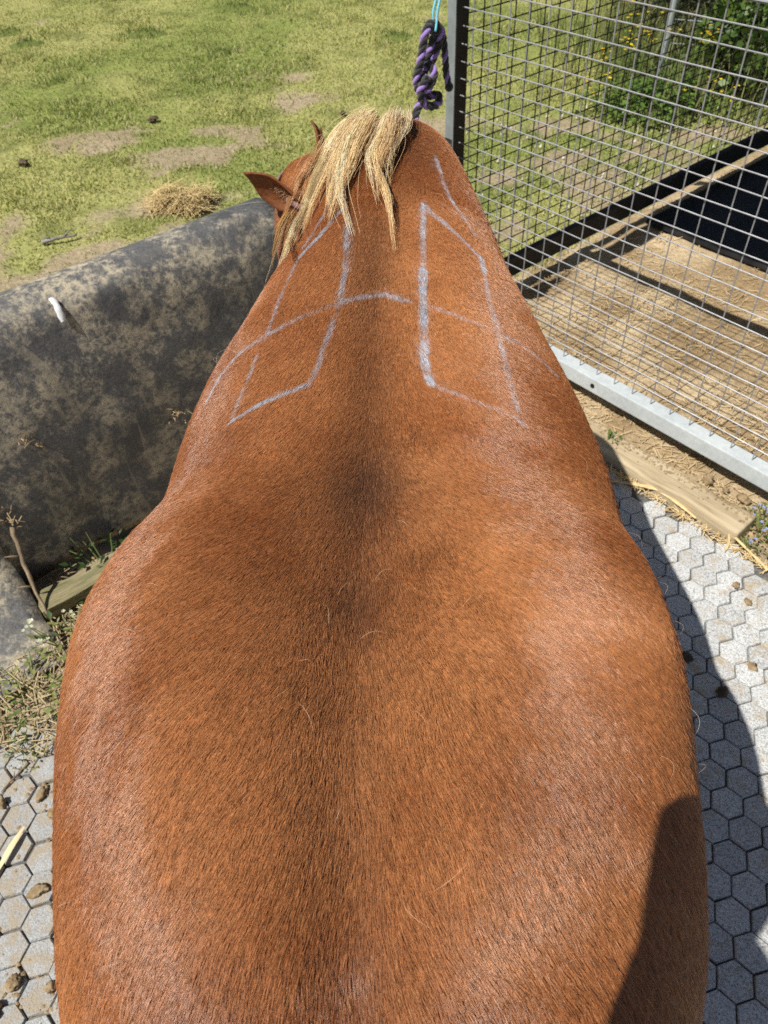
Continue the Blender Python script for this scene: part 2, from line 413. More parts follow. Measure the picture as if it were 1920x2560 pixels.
# ---- pavement of hexagonal cells
def quad_sheet(name, corners, mat):
    me = bpy.data.meshes.new(name); me.from_pydata([tuple(c) for c in corners], [], [tuple(range(len(corners)))]); return link(name, me, mat)
pav = quad_sheet("pavement", [W(-.42, -4.2, -.006), W(2.4, -4.2, -.006), W(2.4, -.215, -.006), W(-.42, -.215, -.006)], M['joint'])
tag(pav, kind="structure")
HA = R(-17.0); hd = np.array([math.cos(HA), math.sin(HA)]); hp = np.array([-hd[1], hd[0]]); A_ = .0705
def hex_mesh(seed):
    r2 = random.Random(seed); bm = bmesh.new(); rr = A_ / 2 / math.cos(R(30)) - .0019
    rg = []
    for rad, zz_ in ((rr, -.012), (rr - .0002, .002), (rr - .0024, .0058)):
        rg.append([bm.verts.new((math.cos(HA + R(30 + 60 * k)) * (rad + r2.uniform(-.0013, .0013)), math.sin(HA + R(30 + 60 * k)) * (rad + r2.uniform(-.0013, .0013)), zz_ + r2.uniform(-.0005, .0005))) for k in range(6)])
    c = bm.verts.new((r2.uniform(-.004, .004), r2.uniform(-.004, .004), .0068 + r2.uniform(-.001, .0012)))
    for a, b in ((0, 1), (1, 2)):
        for k in range(6): bm.faces.new((rg[a][k], rg[a][(k + 1) % 6], rg[b][(k + 1) % 6], rg[b][k]))
    for k in range(6): bm.faces.new((rg[2][k], rg[2][(k + 1) % 6], c))
    me = bpy.data.meshes.new("paver"); bm.to_mesh(me); bm.free(); me.materials.append(M['paver']); return me
HM = [hex_mesh(s) for s in range(9)]
cells = []
for i in range(-60, 60):
    for j in range(-60, 60):
        p = hd * (A_ * (i + .5 * (j & 1))) + hp * (A_ * .866 * j) + np.array([.863, 1.548])
        u, v = toUV(p[0], p[1])
        if -.40 < u < 2.3 and -4.1 < v < -.245: cells.append((p[0], p[1]))
def campx(x, y, z=0):
    d = Vector((x, y, z)) - EYE; dz = d.dot(CAM_F)
    return (960 + 1900 * d.dot(CAM_X) / dz, 1280 + 1900 * d.dot(CAM_D) / dz, dz) if dz > .05 else (-1e4, 0, 9)
vis = []; rest = []
for c in cells:
    qx, qy, qz = campx(*c)
    inside = -40 < qx < 1960 and -40 < qy < 2600 and (c[0] < -.5 or c[0] > .28)
    (vis if inside else rest).append((qz, c))
vis.sort(); rest += vis[300:]; vis = vis[:300]
for q, (x, y) in vis:
    o = bpy.data.objects.new("hex_paver", random.choice(HM)); col.objects.link(o); o.parent = pav
    rgh = 2.6 if x < -.5 else 1.0
    o.location = (x + random.gauss(0, .0006) * rgh, y + random.gauss(0, .0006) * rgh, random.uniform(-.0015, .0015) * rgh - (.002 if x < -.5 else 0))
    o.rotation_euler = (random.gauss(0, .012) * rgh, random.gauss(0, .012) * rgh, R(60) * random.randint(0, 5) + random.gauss(0, .012))
allv = []; allf = []
base = [np.array([v.co for v in m.vertices]) for m in HM]; tri = []
for m in HM:
    m.calc_loop_triangles(); tri.append(np.array([t.vertices[:] for t in m.loop_triangles]))
off = 0
for q, (x, y) in rest:
    k = random.randrange(9); allv.append(base[k] + [x, y, random.uniform(-.0015, .0015)]); allf.append(tri[k] + off); off += len(base[k])
o = mesh_np("paver_bed", np.concatenate(allv), np.concatenate(allf), M['paver'], pav); o["kind"] = "stuff"

# ================================================================== GATE AND PEN
TUBE = .044
def rail_bm(bm, a, b, z=Vector((0, 0, 1)), s=TUBE):
    a = Vector(a); b = Vector(b); add_box(bm, (a + b) / 2, ((b - a).length, s, s), frame_rot(b - a, z), .004)
ROW0, ROWP, COLP = .924, .05, .075
gate = empty("mesh_gate", W(-1.0, 0, 0), "galvanised steel gate of weld mesh across the straw pen, right of the pony", "gate")
bm = bmesh.new(); add_box(bm, W(-1.045, 0, .70), (TUBE, TUBE, 1.24), frame_rot(GU), .004); from_bm("stile", bm, M['galv_dark'], gate)
bm = bmesh.new(); add_box(bm, W(-1.0195, -.002, .71), (.005, .052, 1.16), frame_rot(GU), .001); from_bm("shade_strip", bm, M['black'], gate)  # added black strip stands for the stile's unlit inner face
bm = bmesh.new(); rail_bm(bm, W(-1.022, 0, .098), W(.405, 0, .098), s=.056); rail = from_bm("bottom_rail", bm, M['galv'], gate)
bm = bmesh.new(); rail_bm(bm, W(.412, .002, .097), W(1.7, .002, .097), s=.056); from_bm("bottom_rail", bm, M['galv'], gate)
bm = bmesh.new(); add_box(bm, W(.4085, 0.001, .098), (.006, .059, .059), frame_rot(GU)); from_bm("weld_seam", bm, M['rust'], gate)
bm = bmesh.new(); rail_bm(bm, W(-1.022, 0, 1.30), W(1.7, 0, 1.30)); from_bm("top_rail", bm, M['galv'], gate)
bm = bmesh.new()
add_tube(bm, [W(-.29, -.026, .098), W(-.29, -.0292, .098)], .009, 12); ho = from_bm("bolt_hole", bm, M['hole'], rail)
bm = bmesh.new()
for r in range(-8, 16):
    z = ROW0 - ROWP * r
    if z < 1.285: add_tube(bm, [W(-1.03, -.004, z), W(-.62, -.004 + random.gauss(0, .003), z + random.gauss(0, .0022)), W(-.2, -.004 + random.gauss(0, .003), z + random.gauss(0, .0022)), W(.5, -.004 + random.gauss(0, .002), z + random.gauss(0, .001)), W(1.7, -.004, z)], .0020, 6, False)
from_bm("crosswise_wires", bm, M['wire'], gate)["kind"] = "stuff"
bm = bmesh.new()
for c in range(-13, 23):
    add_tube(bm, [W(c * COLP, .0, .12), W(c * COLP + random.gauss(0, .003), random.gauss(0, .002), .7), W(c * COLP, .0, 1.29)], .0020, 6, False)
from_bm("upright_wires", bm, M['wire'], gate)["kind"] = "stuff"
bpy.context.view_layer.update()

g = N("shaded_wire", 0.6, 0.4); g.color((.045, .045, .04)); M['shade_wire'] = g.m  # mesh wire coloured dark to stand for its backlit side
panel = empty("pen_fence", W(-1.05, .05, 0), "side fence of the pen, weld mesh and bottom rail coloured dark for shade", "fence")
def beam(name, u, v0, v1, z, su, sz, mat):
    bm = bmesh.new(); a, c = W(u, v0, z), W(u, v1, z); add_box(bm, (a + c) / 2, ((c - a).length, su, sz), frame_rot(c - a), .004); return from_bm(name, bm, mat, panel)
beam("shade_board", -1.05, .03, 4.2, .112, .03, .088, M['black'])  # bottom rail's shaded side put in as black colour and extra height
beam("top_beam", -.985, .03, 4.2, 1.28, .10, .06, M['black'])
bm = bmesh.new(); add_box(bm, W(-1.05, 4.22, .70), (.05, .05, 1.24), frame_rot(GU), .004); from_bm("stile", bm, M['black'], panel)
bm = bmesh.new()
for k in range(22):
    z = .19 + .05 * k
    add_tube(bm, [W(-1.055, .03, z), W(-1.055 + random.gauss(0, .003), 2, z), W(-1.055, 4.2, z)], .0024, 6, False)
from_bm("crosswise_wires", bm, M['shade_wire'], panel)["kind"] = "stuff"
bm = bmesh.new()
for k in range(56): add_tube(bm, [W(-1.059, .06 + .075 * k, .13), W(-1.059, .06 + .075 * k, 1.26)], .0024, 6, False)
from_bm("upright_wires", bm, M['shade_wire'], panel)["kind"] = "stuff"
sm = empty("shade_mat", W(.6, 2.6, 0), "black rubber matting added to deepen the shade at the back of the pen", "shade mat")  # added matting darkens the floor where the roof's shade falls
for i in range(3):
    bm = bmesh.new(); add_box(bm, W(-.40 + i * 1.21, 2.66, .022), (1.2, 2.8, .02), frame_rot(GU), .004); from_bm("shade_tile", bm, M['shade_rubber'], sm)

# shelter over the pen: its roof edge throws the deep shade on the straw
sh = empty("pen_shelter", W(.5, 2, 0), "corrugated roof on posts over the pen, casting shade on the straw", "shelter")
bm = bmesh.new(); nu = 80
ru = np.linspace(-1.10, 2.6, nu); rv = np.array([-.03, 4.4])
vs = [[bm.verts.new(W(u, v, 2.03 + .05 * (v) * .3 + .009 * math.sin(u * 2 * math.pi / .076 * .5))) for v in rv] for u in ru]
for i in range(nu - 1): bm.faces.new((vs[i][0], vs[i + 1][0], vs[i + 1][1], vs[i][1]))
bmesh.ops.solidify(bm, geom=bm.faces[:], thickness=.002)
from_bm("roof", bm, M['roof'], sh, True)
for u, v in ((-1.15, .02), (-1.15, 4.35), (2.5, .02), (2.5, 4.35)):
    if (u, v) == (-1.15, .02): continue
    bm = bmesh.new(); add_tube(bm, [W(u, v, 0), W(u, v, 2.03)], .03, 10); from_bm("post", bm, M['galv'], sh)
bm = bmesh.new(); add_tube(bm, [W(-1.19, .6, 1.96), W(2.6, .6, 1.96)], .03, 8); from_bm("purlin", bm, M['galv'], sh)

# timber sleeper edging in front of the gate
sl = empty("timber_sleeper", W(.0, -.16, 0), "pale weathered timber sleeper lying between pavers and gate", "sleeper")
bm = bmesh.new()
a0, a1 = W(-.75, -.168, .006), W(.415, -.163, .002)
add_box(bm, (0, 0, 0), ((a1 - a0).length, .095, .085), None, .008)
bmesh.ops.subdivide_edges(bm, edges=[e for e in bm.edges if e.calc_length() > .5], cuts=40)
for v in bm.verts:
    q = mnoise.noise(Vector((v.co.x * 6, v.co.y * 20, v.co.z * 20))); q2 = mnoise.noise(Vector((v.co.x * 17, v.co.y * 9, 3))); v.co.y += q * .008 + q2 * .004; v.co.z += q * .006 + q2 * .003
o = from_bm("sleeper_beam", bm, M['sleeper'], None, True)
o.parent = sl; o.matrix_parent_inverse = Matrix.Identity(4)
o.location = ((a0 + a1) / 2) - Vector(sl.location); o.rotation_euler = frame_rot(a1 - a0).to_euler()
# straw fringe gathered at its foot
n = 350; t = rng.random(n); u = -.5 + 1.15 * t; v = -.232 - np.abs(rng.normal(0, .012, n)) + .05 * sstep(.9, 1.05, t)
x = GP.x + GU.x * u + GV.x * v; y = GP.y + GU.y * u + GV.y * v
V, F, C = straw_bits(n, x, y, .006 + rng.random(n) * .012, .015, .045, .0028, (.48, .34, .14), (.74, .57, .32), .2)
o = mesh_np("straw_fringe", V, F, M['straw'], colors=C); tag(o, "golden straw gathered along the foot of the timber sleeper", "straw", kind="stuff")

n = 1400; u = rng.uniform(-.5, .75, n); v = -.112 + .022 * rng.normal(0, 1, n); s_ = rng.uniform(.0015, .006, n)
x = GP.x + GU.x * u + GV.x * v; y = GP.y + GU.y * u + GV.y * v; a = rng.uniform(0, 6.28, n); V = []; F = []
for k in range(n):
    b0 = len(V); s = s_[k]; z0 = .047 if v[k] < -.122 and u[k] < .41 else .004
    for q in range(4): V.append((x[k] + math.cos(a[k] + q * 1.57) * s, y[k] + math.sin(a[k] + q * 1.57) * s, z0))
    V.append((x[k], y[k], z0 + s * .9))
    for q in range(4): F.append((b0 + q, b0 + (q + 1) % 4, b0 + 4))
o = mesh_np("soil_crumbs", V, F, M['clod']); tag(o, "soil crumbs spilled over the back edge of the timber sleeper", "soil", kind="stuff")
# ---- rubber mat fence on the left
FU = -1.01
fence = empty("rail_fence", W(FU, -.4, 0), "grey timber rail on posts that carries the rubber mat", "fence")
bm = bmesh.new(); add_box(bm, (0, 0, 0), (2.9, .06, .05), None, .006)
o = from_bm("rail", bm, M['greyrail'], None); o.parent = fence; o.location = W(FU, -1.52, .735) - Vector(fence.location); o.rotation_euler = frame_rot(GV).to_euler()
for v in (-.2, -1.5, -2.9):
    bm = bmesh.new(); add_box(bm, W(FU - .06, v, .37), (.06, .06, .76), frame_rot(GU), .005); from_bm("post", bm, M['darkwood'], fence)
for z, h in ((.60, .17), (.40, .17), (.20, .17)):
    bm = bmesh.new(); add_box(bm, (0, 0, 0), (2.85, .018, h), None, .003)
    o = from_bm("board", bm, M['darkwood'], None); o.parent = fence; o.location = W(FU - .012, -1.52, z) - Vector(fence.location); o.rotation_euler = frame_rot(GV).to_euler()

def drape(name, prof, v0, v1, nv, thick, mat, parent, seed=0, endround=0.0, amp=.012):
    pr = smooth_path([(u, 0, z) for u, z in prof], 44)
    vsn = np.linspace(v0, v1, nv); verts = []; faces = []
    for i, v in enumerate(vsn):
        for j, p in enumerate(pr):
            t = j / 43
            q = mnoise.fractal(Vector((v * 2.2 + seed, t * 3, seed)), .8, 2.0, 4) * amp * (.25 + 1.2 * t)
            vv_ = v + (mnoise.noise(Vector((t * 5, seed, 3))) * .012 if i in (0, nv - 1) else 0)
            verts.append(tuple(W(p.x + q, vv_, p.z + q * .35)))
    for i in range(nv - 1):
        for j in range(43):
            a = i * 44 + j; faces.append((a, a + 1, a + 45, a + 44))
    me = bpy.data.meshes.new(name); me.from_pydata(verts, [], faces)
    me.polygons.foreach_set("use_smooth", [True] * len(me.polygons))
    bm = bmesh.new(); bm.from_mesh(me); bmesh.ops.recalc_face_normals(bm, faces=bm.faces)
    bmesh.ops.solidify(bm, geom=bm.faces[:], thickness=thick); bm.to_mesh(me); bm.free()
    me.polygons.foreach_set("use_smooth", [True] * len(me.polygons))
    return link(name, me, mat, parent)
mat1 = empty("rubber_mat", W(-.9, -1.7, 0), "big dusty black rubber mat draped over the rail, left of the pony", "rubber mat")
drape("sheet", [(-1.15, .55), (-1.115, .68), (-1.065, .755), (-1.005, .778), (-.957, .768), (-.922, .722), (-.900, .64), (-.882, .50), (-.872, .33), (-.868, .17), (-.866, .02)], -.81, -3.0, 60, -.009, M['rubber'], mat1, 2.0)
mat2 = drape("rubber_mat", [(-.885, .42), (-.870, .30), (-.82, .17), (-.72, .065), (-.64, .028), (-.54, .012)], -1.90, -3.2, 30, -.008, M['rubber'], None, 9.0, amp=.014)
tag(mat2, "lower rubber mat flap flaring onto the ground by the weeds", "rubber mat")
for q in ((-.6059, 1.8071, .3401), (-.9169, 1.5625, .465), (-1.0268, 1.4684, .2699)):
    n = 26; x = q[0] + rng.normal(0, .016, n); y = q[1] + rng.normal(0, .012, n); z = q[2] + rng.normal(0, .022, n)
    V, F, C = straw_bits(n, x + .004, y - .006, z, .008, .03, .003, (.16, .11, .06), (.44, .33, .18), .8)
    mesh_np("straw_smear", V, F, M['straw'], mat1, colors=C)["kind"] = "stuff"
# old mossy board on the ground below the mats
ob = empty("mossy_board", W(-.72, -1.72, 0), "short mossy weathered board under the edge of the rubber mat", "board")
bm = bmesh.new(); add_box(bm, (0, 0, 0), (.40, .075, .04), None, .004)
bmesh.ops.subdivide_edges(bm, edges=[e for e in bm.edges if e.calc_length() > .2], cuts=18)
for v in bm.verts:
    q = mnoise.noise(Vector((v.co.x * 9, v.co.y * 60, v.co.z * 60))); v.co.z += q * .007; v.co.y += q * .006
o = from_bm("board_body", bm, M['oldboard'], None, True); o.parent = ob; o.location = W(-.725, -1.70, .04) - Vector(ob.location); o.rotation_euler = frame_rot(GV).to_euler()

def stick(name, pts, rad, mat, label, cat="stick", group=None):
    bm = bmesh.new(); P = smooth_path(pts, 14)
    P = [p + Vector((random.gauss(0, .0012), random.gauss(0, .0012), random.gauss(0, .0008))) for p in P]
    add_tube(bm, P, [rad * (1.0 - .55 * i / 13 + random.uniform(-.08, .08)) for i in range(14)], 7)
    for k in range(2):
        i = 4 + 4 * k; d = Vector((random.uniform(-1, 1), random.uniform(-1, 1), .4)).normalized()
        add_tube(bm, [P[i], P[i] + d * rad * 3, P[i] + d * rad * 5.5 + Vector((0, 0, -.003))], [rad * .5, rad * .35, rad * .15], 5)
    o = from_bm(name, bm, mat, None, True); return tag(o, label, cat, group)
stick("dead_branch", [W(-.835, -1.85, .26), W(-.79, -1.87, .18), W(-.735, -1.885, .10), W(-.67, -1.89, .045)], .008, M['bark'], "dry tan branch leaning where the two rubber mats overlap", "branch")

# ================================================================== SMALL GROUND THINGS
def lump(name, loc, s, mat, label, cat, group=None, seed=0):
    bm = bmesh.new(); bmesh.ops.create_icosphere(bm, subdivisions=3, radius=1)
    for v in bm.verts:
        q = mnoise.fractal(v.co * 1.6 + Vector((seed, seed * 2, 0)), 1, 2, 3)
        v.co *= 1 + .6 * q + .30 * mnoise.noise(v.co * 5 + Vector((seed, 0, 0))); v.co = Vector((v.co.x * s[0], v.co.y * s[1], v.co.z * s[2])) * .62
    o = from_bm(name, bm, mat, None, True); o.location = loc; o.rotation_euler = (0, 0, seed); return tag(o, label, cat, group)
GC = "clods of soil and dung about the pavers"
lump("soil_clod", (1.046, 1.72, .018), (.026, .024, .022), M['clod'], "round tan clod on the soil between sleeper and gate rail", "clod", GC, 1)
lump("soil_clod", (1.127, 1.628, .015), (.036, .022, .02), M['clod'], "crumbly clod at the right end of the sleeper", "clod", GC, 2)
lump("soil_clod", (1.09, 1.675, .01), (.016, .013, .012), M['clod'], "small clod between the two larger clods by the gate", "clod", GC, 3)
lump("soil_clod", (.985, 1.298, .012), (.018, .015, .008), M['clod'], "pale crumb on the sunlit pavers nearest the sleeper's end", "clod", GC, 4)
lump("soil_clod", (.997, 1.239, .012), (.02, .014, .007), M['clod'], "flat tan crumb on the sunlit pavers below the first crumb", "clod", GC, 5)
lump("soil_clod", (.935, 1.035, .01), (.019, .02, .007), M['clod'], "tan crumb on the sunlit pavers at the edge of the shadow", "clod", GC, 6)
lump("dung_ball", (.829, .964, .018), (.024, .02, .017), M['dung'], "dark dung ball on the shaded pavers right of the rump", "dung", GC, 7)
lump("dung_ball", (.774, 1.071, .016), (.022, .022, .017), M['dung'], "dark dung ball on the shaded pavers close to the flank", "dung", GC, 8)
lump("soil_clod", (-.943, .78, .014), (.02, .018, .016), M['clod'], "tan clod by the twig at the left edge", "clod", GC, 9)
lump("soil_clod", (-.721, .393, .012), (.017, .018, .014), M['clod'], "brown clod in a hexagonal cell beside the rump at lower left", "clod", GC, 10)
lump("soil_clod", (-.80, .403, .012), (.025, .02, .014), M['clod'], "wide brown clod at the lower left corner of the pavers", "clod", GC, 11)
lump("soil_clod", (-.83, .36, .012), (.03, .022, .018), M['clod'], "dark crumbly clod lowest at the left edge", "clod", GC, 12)
lump("soil_clod", (-.80, .58, .008), (.04, .022, .010), M['clod'], "flattened soil heap on the pavers between leaf and rump", "clod", GC, 13)
lump("soil_clod", (-.85, .80, .010), (.03, .016, .012), M['clod'], "tan clod right of the twig at the left edge", "clod", GC, 14)
lump("soil_clod", (-.81, .75, .010), (.018, .022, .012), M['clod'], "twin lobed tan clod nearest the rump above the pale leaf", "clod", GC, 15)
lump("dung_ball", (-1.355, 5.30, .005), (.055, .035, .02), M['dung'], "dark dung heap lying in the middle of the paddock", "dung", None, 16)
lump("dung_ball", (-.123, 5.234, .0), (.035, .025, .018), M['dung'], "small dark dung heap just beyond the mane", "dung", None, 17)
lump("dung_ball", (-2.02, 4.69, .005), (.06, .04, .025), M['dung'], "brown dung heap at the left edge of the paddock", "dung", None, 18)
stick("twig", [(-.905, .88, .008), (-.925, .85, .010), (-.95, .81, .008)], .0035, M['bark'], "small brown twig on soil at the left edge", "twig")
stick("dry_stick", [(-1.63, 3.66, .0), (-1.55, 3.69, .006), (-1.47, 3.72, .0)], .011, M['greyrail'], "pale stick lying in the grass beyond the mat", "stick")
def strap(name, pts, w, label, cat, mat='dryleaf'):
    bm = bmesh.new(); P = smooth_path(pts, 24); last = None
    for i, p in enumerate(P):
        t = (P[min(i + 1, 23)] - P[max(i - 1, 0)]).normalized(); s = t.cross(Vector((0, 0, 1))).normalized() * w * math.sin(math.pi * (.08 + .88 * i / 23)) * random.uniform(.75, 1.2)
        r_ = (bm.verts.new(p + s - Vector((0, 0, .003))), bm.verts.new(p + Vector((0, 0, .004))), bm.verts.new(p - s - Vector((0, 0, .003))))
        if last:
            bm.faces.new((last[0], last[1], r_[1], r_[0])); bm.faces.new((last[1], last[2], r_[2], r_[1]))
        last = r_
    return tag(from_bm(name, bm, M[mat], None, True), label, cat)
g = N("dry_frond", 0.6, 0.3); g.color(g.ramp(g.noise(30, 4), [(.3, (.44, .30, .13)), (.7, (.74, .56, .30))])); M['dryleaf'] = g.m
strap("dry_frond", [(.70, 1.75, .02), (.738, 1.739, .022), (.827, 1.706, .024), (.873, 1.689, .022), (.964, 1.627, .026), (1.019, 1.524, .022), (1.045, 1.463, .020), (1.092, 1.343, .016)], .008, "long golden dry frond curving along the paving beside the sleeper", "dry frond")
strap("dry_frond", [(.86, 1.70, .02), (.90, 1.655, .018), (.935, 1.60, .016), (.955, 1.56, .014)], .006, "short golden frond splitting off the long one onto the pavers", "dry frond")
strap("dry_frond", [(1.03, 1.49, .02), (1.02, 1.455, .016), (.995, 1.42, .014)], .004, "short dry frond tip pointing from the long frond towards the pony", "dry frond")
# pale strap leaf
bm = bmesh.new(); P = smooth_path([(-.868, .72, .014), (-.885, .67, .018), (-.905, .61, .012)], 9); last = None
for i, p in enumerate(P):
    w_ = .0075 * math.sin(math.pi * (.12 + .8 * i / 8)); d = Vector((.85, -.5, .1)).normalized()
    r_ = (bm.verts.new(p + d * w_), bm.verts.new(p + Vector((0, 0, .0025))), bm.verts.new(p - d * w_))
    if last:
        bm.faces.new((last[0], last[1], r_[1], r_[0])); bm.faces.new((last[1], last[2], r_[2], r_[1]))
    last = r_
g = N("dry_leaf", 0.7, 0.3); g.color((.66, .56, .33)); M['dryleaf'] = g.m
tag(from_bm("strap_leaf", bm, M['dryleaf'], None, True), "long pale dry strap leaf on the pavers at lower left", "leaf")

def tuft(name, c, r, n, lmin, lmax, cols, label, cat, flat=.5, w=.004):
    a = rng.uniform(0, 6.28, n); rr = r * np.sqrt(rng.random(n)); x = np.cos(a) * rr; y = np.sin(a) * rr
    z = rng.random(n) * r * flat * (1 - rr / r * .7)
    V, F, C = straw_bits(n, x, y, z, lmin, lmax, w, cols[0], cols[1], .22)
    o = mesh_np(name, V, F, M['straw'], colors=C); o.location = c
    return tag(o, label, cat)
n = 1500; cl = rng.integers(0, 9, n); cx_ = rng.normal(0, .085, 9); cy_ = rng.normal(0, .05, 9); ch_ = rng.uniform(.02, .09, 9)
x = cx_[cl] + rng.normal(0, .035, n); y = cy_[cl] + rng.normal(0, .03, n); z = np.abs(rng.normal(0, 1, n)) * ch_[cl] * .6
V, F, C = straw_bits(n, x, y, z, .04, .16, .003, (.34, .24, .10), (.70, .55, .28), .35)
o = mesh_np("hay_heap", V, F, M['straw'], colors=C); o.location = (-.95, 3.98, 0); tag(o, "loose heap of golden hay on bare earth just beyond the mat", "hay")

# weeds with leaves
def leafy(name, c, n, rad, h, lw, c1, c2, label, cat, group=None, stems=8, flowers=0, fcol=(.8, .8, .7), fs=.006, mat='leaf'):
    t = empty(name, c, label, cat, group)
    V = []; F = []; C = []
    def leaf(p, d, up, l, w, cc):
        s = d.cross(up).normalized() * w; k = len(V)
        V.extend([p, p + d * l * .4 + s + up * l * .06, p + d * l + up * -l * .1, p + d * l * .4 - s + up * l * .06, p + d * l * .45 + up * l * .0])
        F.extend([(k, k + 1, k + 4), (k + 1, k + 2, k + 4), (k + 2, k + 3, k + 4), (k + 3, k, k + 4)]); C.extend([cc] * 5)
    for i in range(n):
        a = random.uniform(0, 6.283); rr = rad * math.sqrt(random.random()); z = h * random.random() ** 1.2 * (1 - .6 * rr / rad)
        p = Vector((math.cos(a) * rr, math.sin(a) * rr, z + .004))
        b = a + random.gauss(0, 1.0); d = Vector((math.cos(b), math.sin(b), random.uniform(-.1, .6))).normalized()
        q = random.random(); cc = tuple(c1[j] * (1 - q) + c2[j] * q for j in range(3))
        ls = random.uniform(.35, 1.0) * (.8 if lw < .06 else 1); leaf(p, d, Vector((0, 0, 1)), lw * ls, lw * ls * random.uniform(.14, .26), cc)
    mesh_np("leaves", [tuple(v) for v in V], F, M[mat], None, colors=np.array(C)).parent = t
    bm = bmesh.new()
    tops = []
    for i in range(stems):
        a = random.uniform(0, 6.283); rr = rad * .7 * math.sqrt(random.random()); x, y = math.cos(a) * rr, math.sin(a) * rr
        tp = Vector((x * 1.3, y * 1.3, h * random.uniform(.7, 1.25))); tops.append(tp)
        add_tube(bm, [(x * .5, y * .5, 0), (x * .9, y * .9, h * .5), tp], [.0022 + h * .003, .0016 + h * .002, .001], 5)
    g_ = from_bm("stems", bm, M['stem'], None); g_.parent = t
    if flowers:
        V = []; F = []
        for i in range(flowers):
            tp = random.choice(tops) + Vector((random.gauss(0, fs * 1.6), random.gauss(0, fs * 1.6), random.gauss(0, fs * 1.2)))
            for q in range(5):
                a = q * 1.257 + random.random() * .4; k = len(V); d = Vector((math.cos(a), math.sin(a), .35)); s = Vector((-d.y, d.x, 0)) * fs * .45
                V.extend([tp, tp + d * fs * .6 + s, tp + d * fs, tp + d * fs * .6 - s]); F.append((k, k + 1, k + 2, k + 3))
            fo = mesh_np("flowers", [tuple(v) for v in V], F, M['petal'], None, colors=np.array([fcol] * len(V))); fo.parent = t; fo['kind'] = 'stuff'
    return t
g = N("weed_stem", 0.7, 0.3); g.color((.16, .22, .06)); M['stem'] = g.m
GW = "weeds growing round the edges of the pavers"
G1, G2, G3 = (.045, .085, .02), (.13, .19, .045), (.26, .27, .085)
leafy("weed", (1.145, 1.50, 0), 320, .10, .06, .024, G1, G3, "bright green weed with tiny blue flowers at the sleeper's right end", "weed", GW, 12, 16, (.45, .55, .85), .006)
leafy("weed", (1.075, 1.44, 0), 40, .03, .03, .018, G1, G3, "tiny blue flowered weed sprig on the pavers by the sleeper", "weed", GW, 4, 3, (.45, .55, .85), .006)
leafy("weed", (.775, 1.90, 0), 60, .04, .08, .05, G1, G2, "long leaved green weed against the pony's shoulder and sleeper", "weed", GW, 5)
leafy("weed", (-.90, 1.235, 0), 70, .09, .09, .05, G1, G3, "weed with white flower head below the rubber mats", "weed", GW, 5, 14, (.72, .74, .58), .006)
leafy("weed", (-.95, 1.08, 0), 90, .11, .07, .035, G2, G3, "yellowish weed patch sprawling left of the rump", "weed", GW, 8)
leafy("weed", (-.985, .97, 0), 80, .08, .06, .03, G1, G2, "low dark green weed at the left picture edge", "weed", GW, 6)
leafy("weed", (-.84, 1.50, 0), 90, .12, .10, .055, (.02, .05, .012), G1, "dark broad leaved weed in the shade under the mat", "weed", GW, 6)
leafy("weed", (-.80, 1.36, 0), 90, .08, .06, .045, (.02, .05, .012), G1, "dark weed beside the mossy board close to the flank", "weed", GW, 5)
leafy("weed", (-.915, .905, 0), 70, .05, .035, .02, G1, G3, "small green weed on the grey grit left of the rump", "weed", GW, 4)
n = 1100; x = rng.uniform(-1.14, -.74, n); y = rng.uniform(.90, 1.50, n)
V, F, C = straw_bits(n, x, y, .004 + rng.random(n) * .02, .015, .08, .0026, (.22, .165, .085), (.56, .45, .26), .2)
o = mesh_np("dry_stalks", V, F, M['straw'], colors=C); tag(o, "dry straw stalks lying among the weeds at left", "straw", kind="stuff")
n = 3200; x = rng.uniform(-1.15, -.6, n); y = rng.uniform(.3, 1.55, n); kp = rng.random(n) < .25 + sstep(.45, .6, fbm(x, y, 6, 3)); x, y = x[kp], y[kp]; n = len(x); s_ = .0015 + .0065 * rng.random(n) ** 2.2
V = []; F = []
a = rng.uniform(0, 6.28, n)
for k in range(n):
    b = len(V); s = s_[k]
    for q in range(4): V.append((x[k] + math.cos(a[k] + q * 1.57) * s, y[k] + math.sin(a[k] + q * 1.57) * s, .001))
    V.append((x[k], y[k], .005 + s * .8))
    for q in range(4): F.append((b + q, b + (q + 1) % 4, b + 4))
o = mesh_np("loose_grit", V, F, M['clod'], smooth=False); tag(o, "loose crumbs of soil and grit on the left pavers", "grit", kind="stuff")

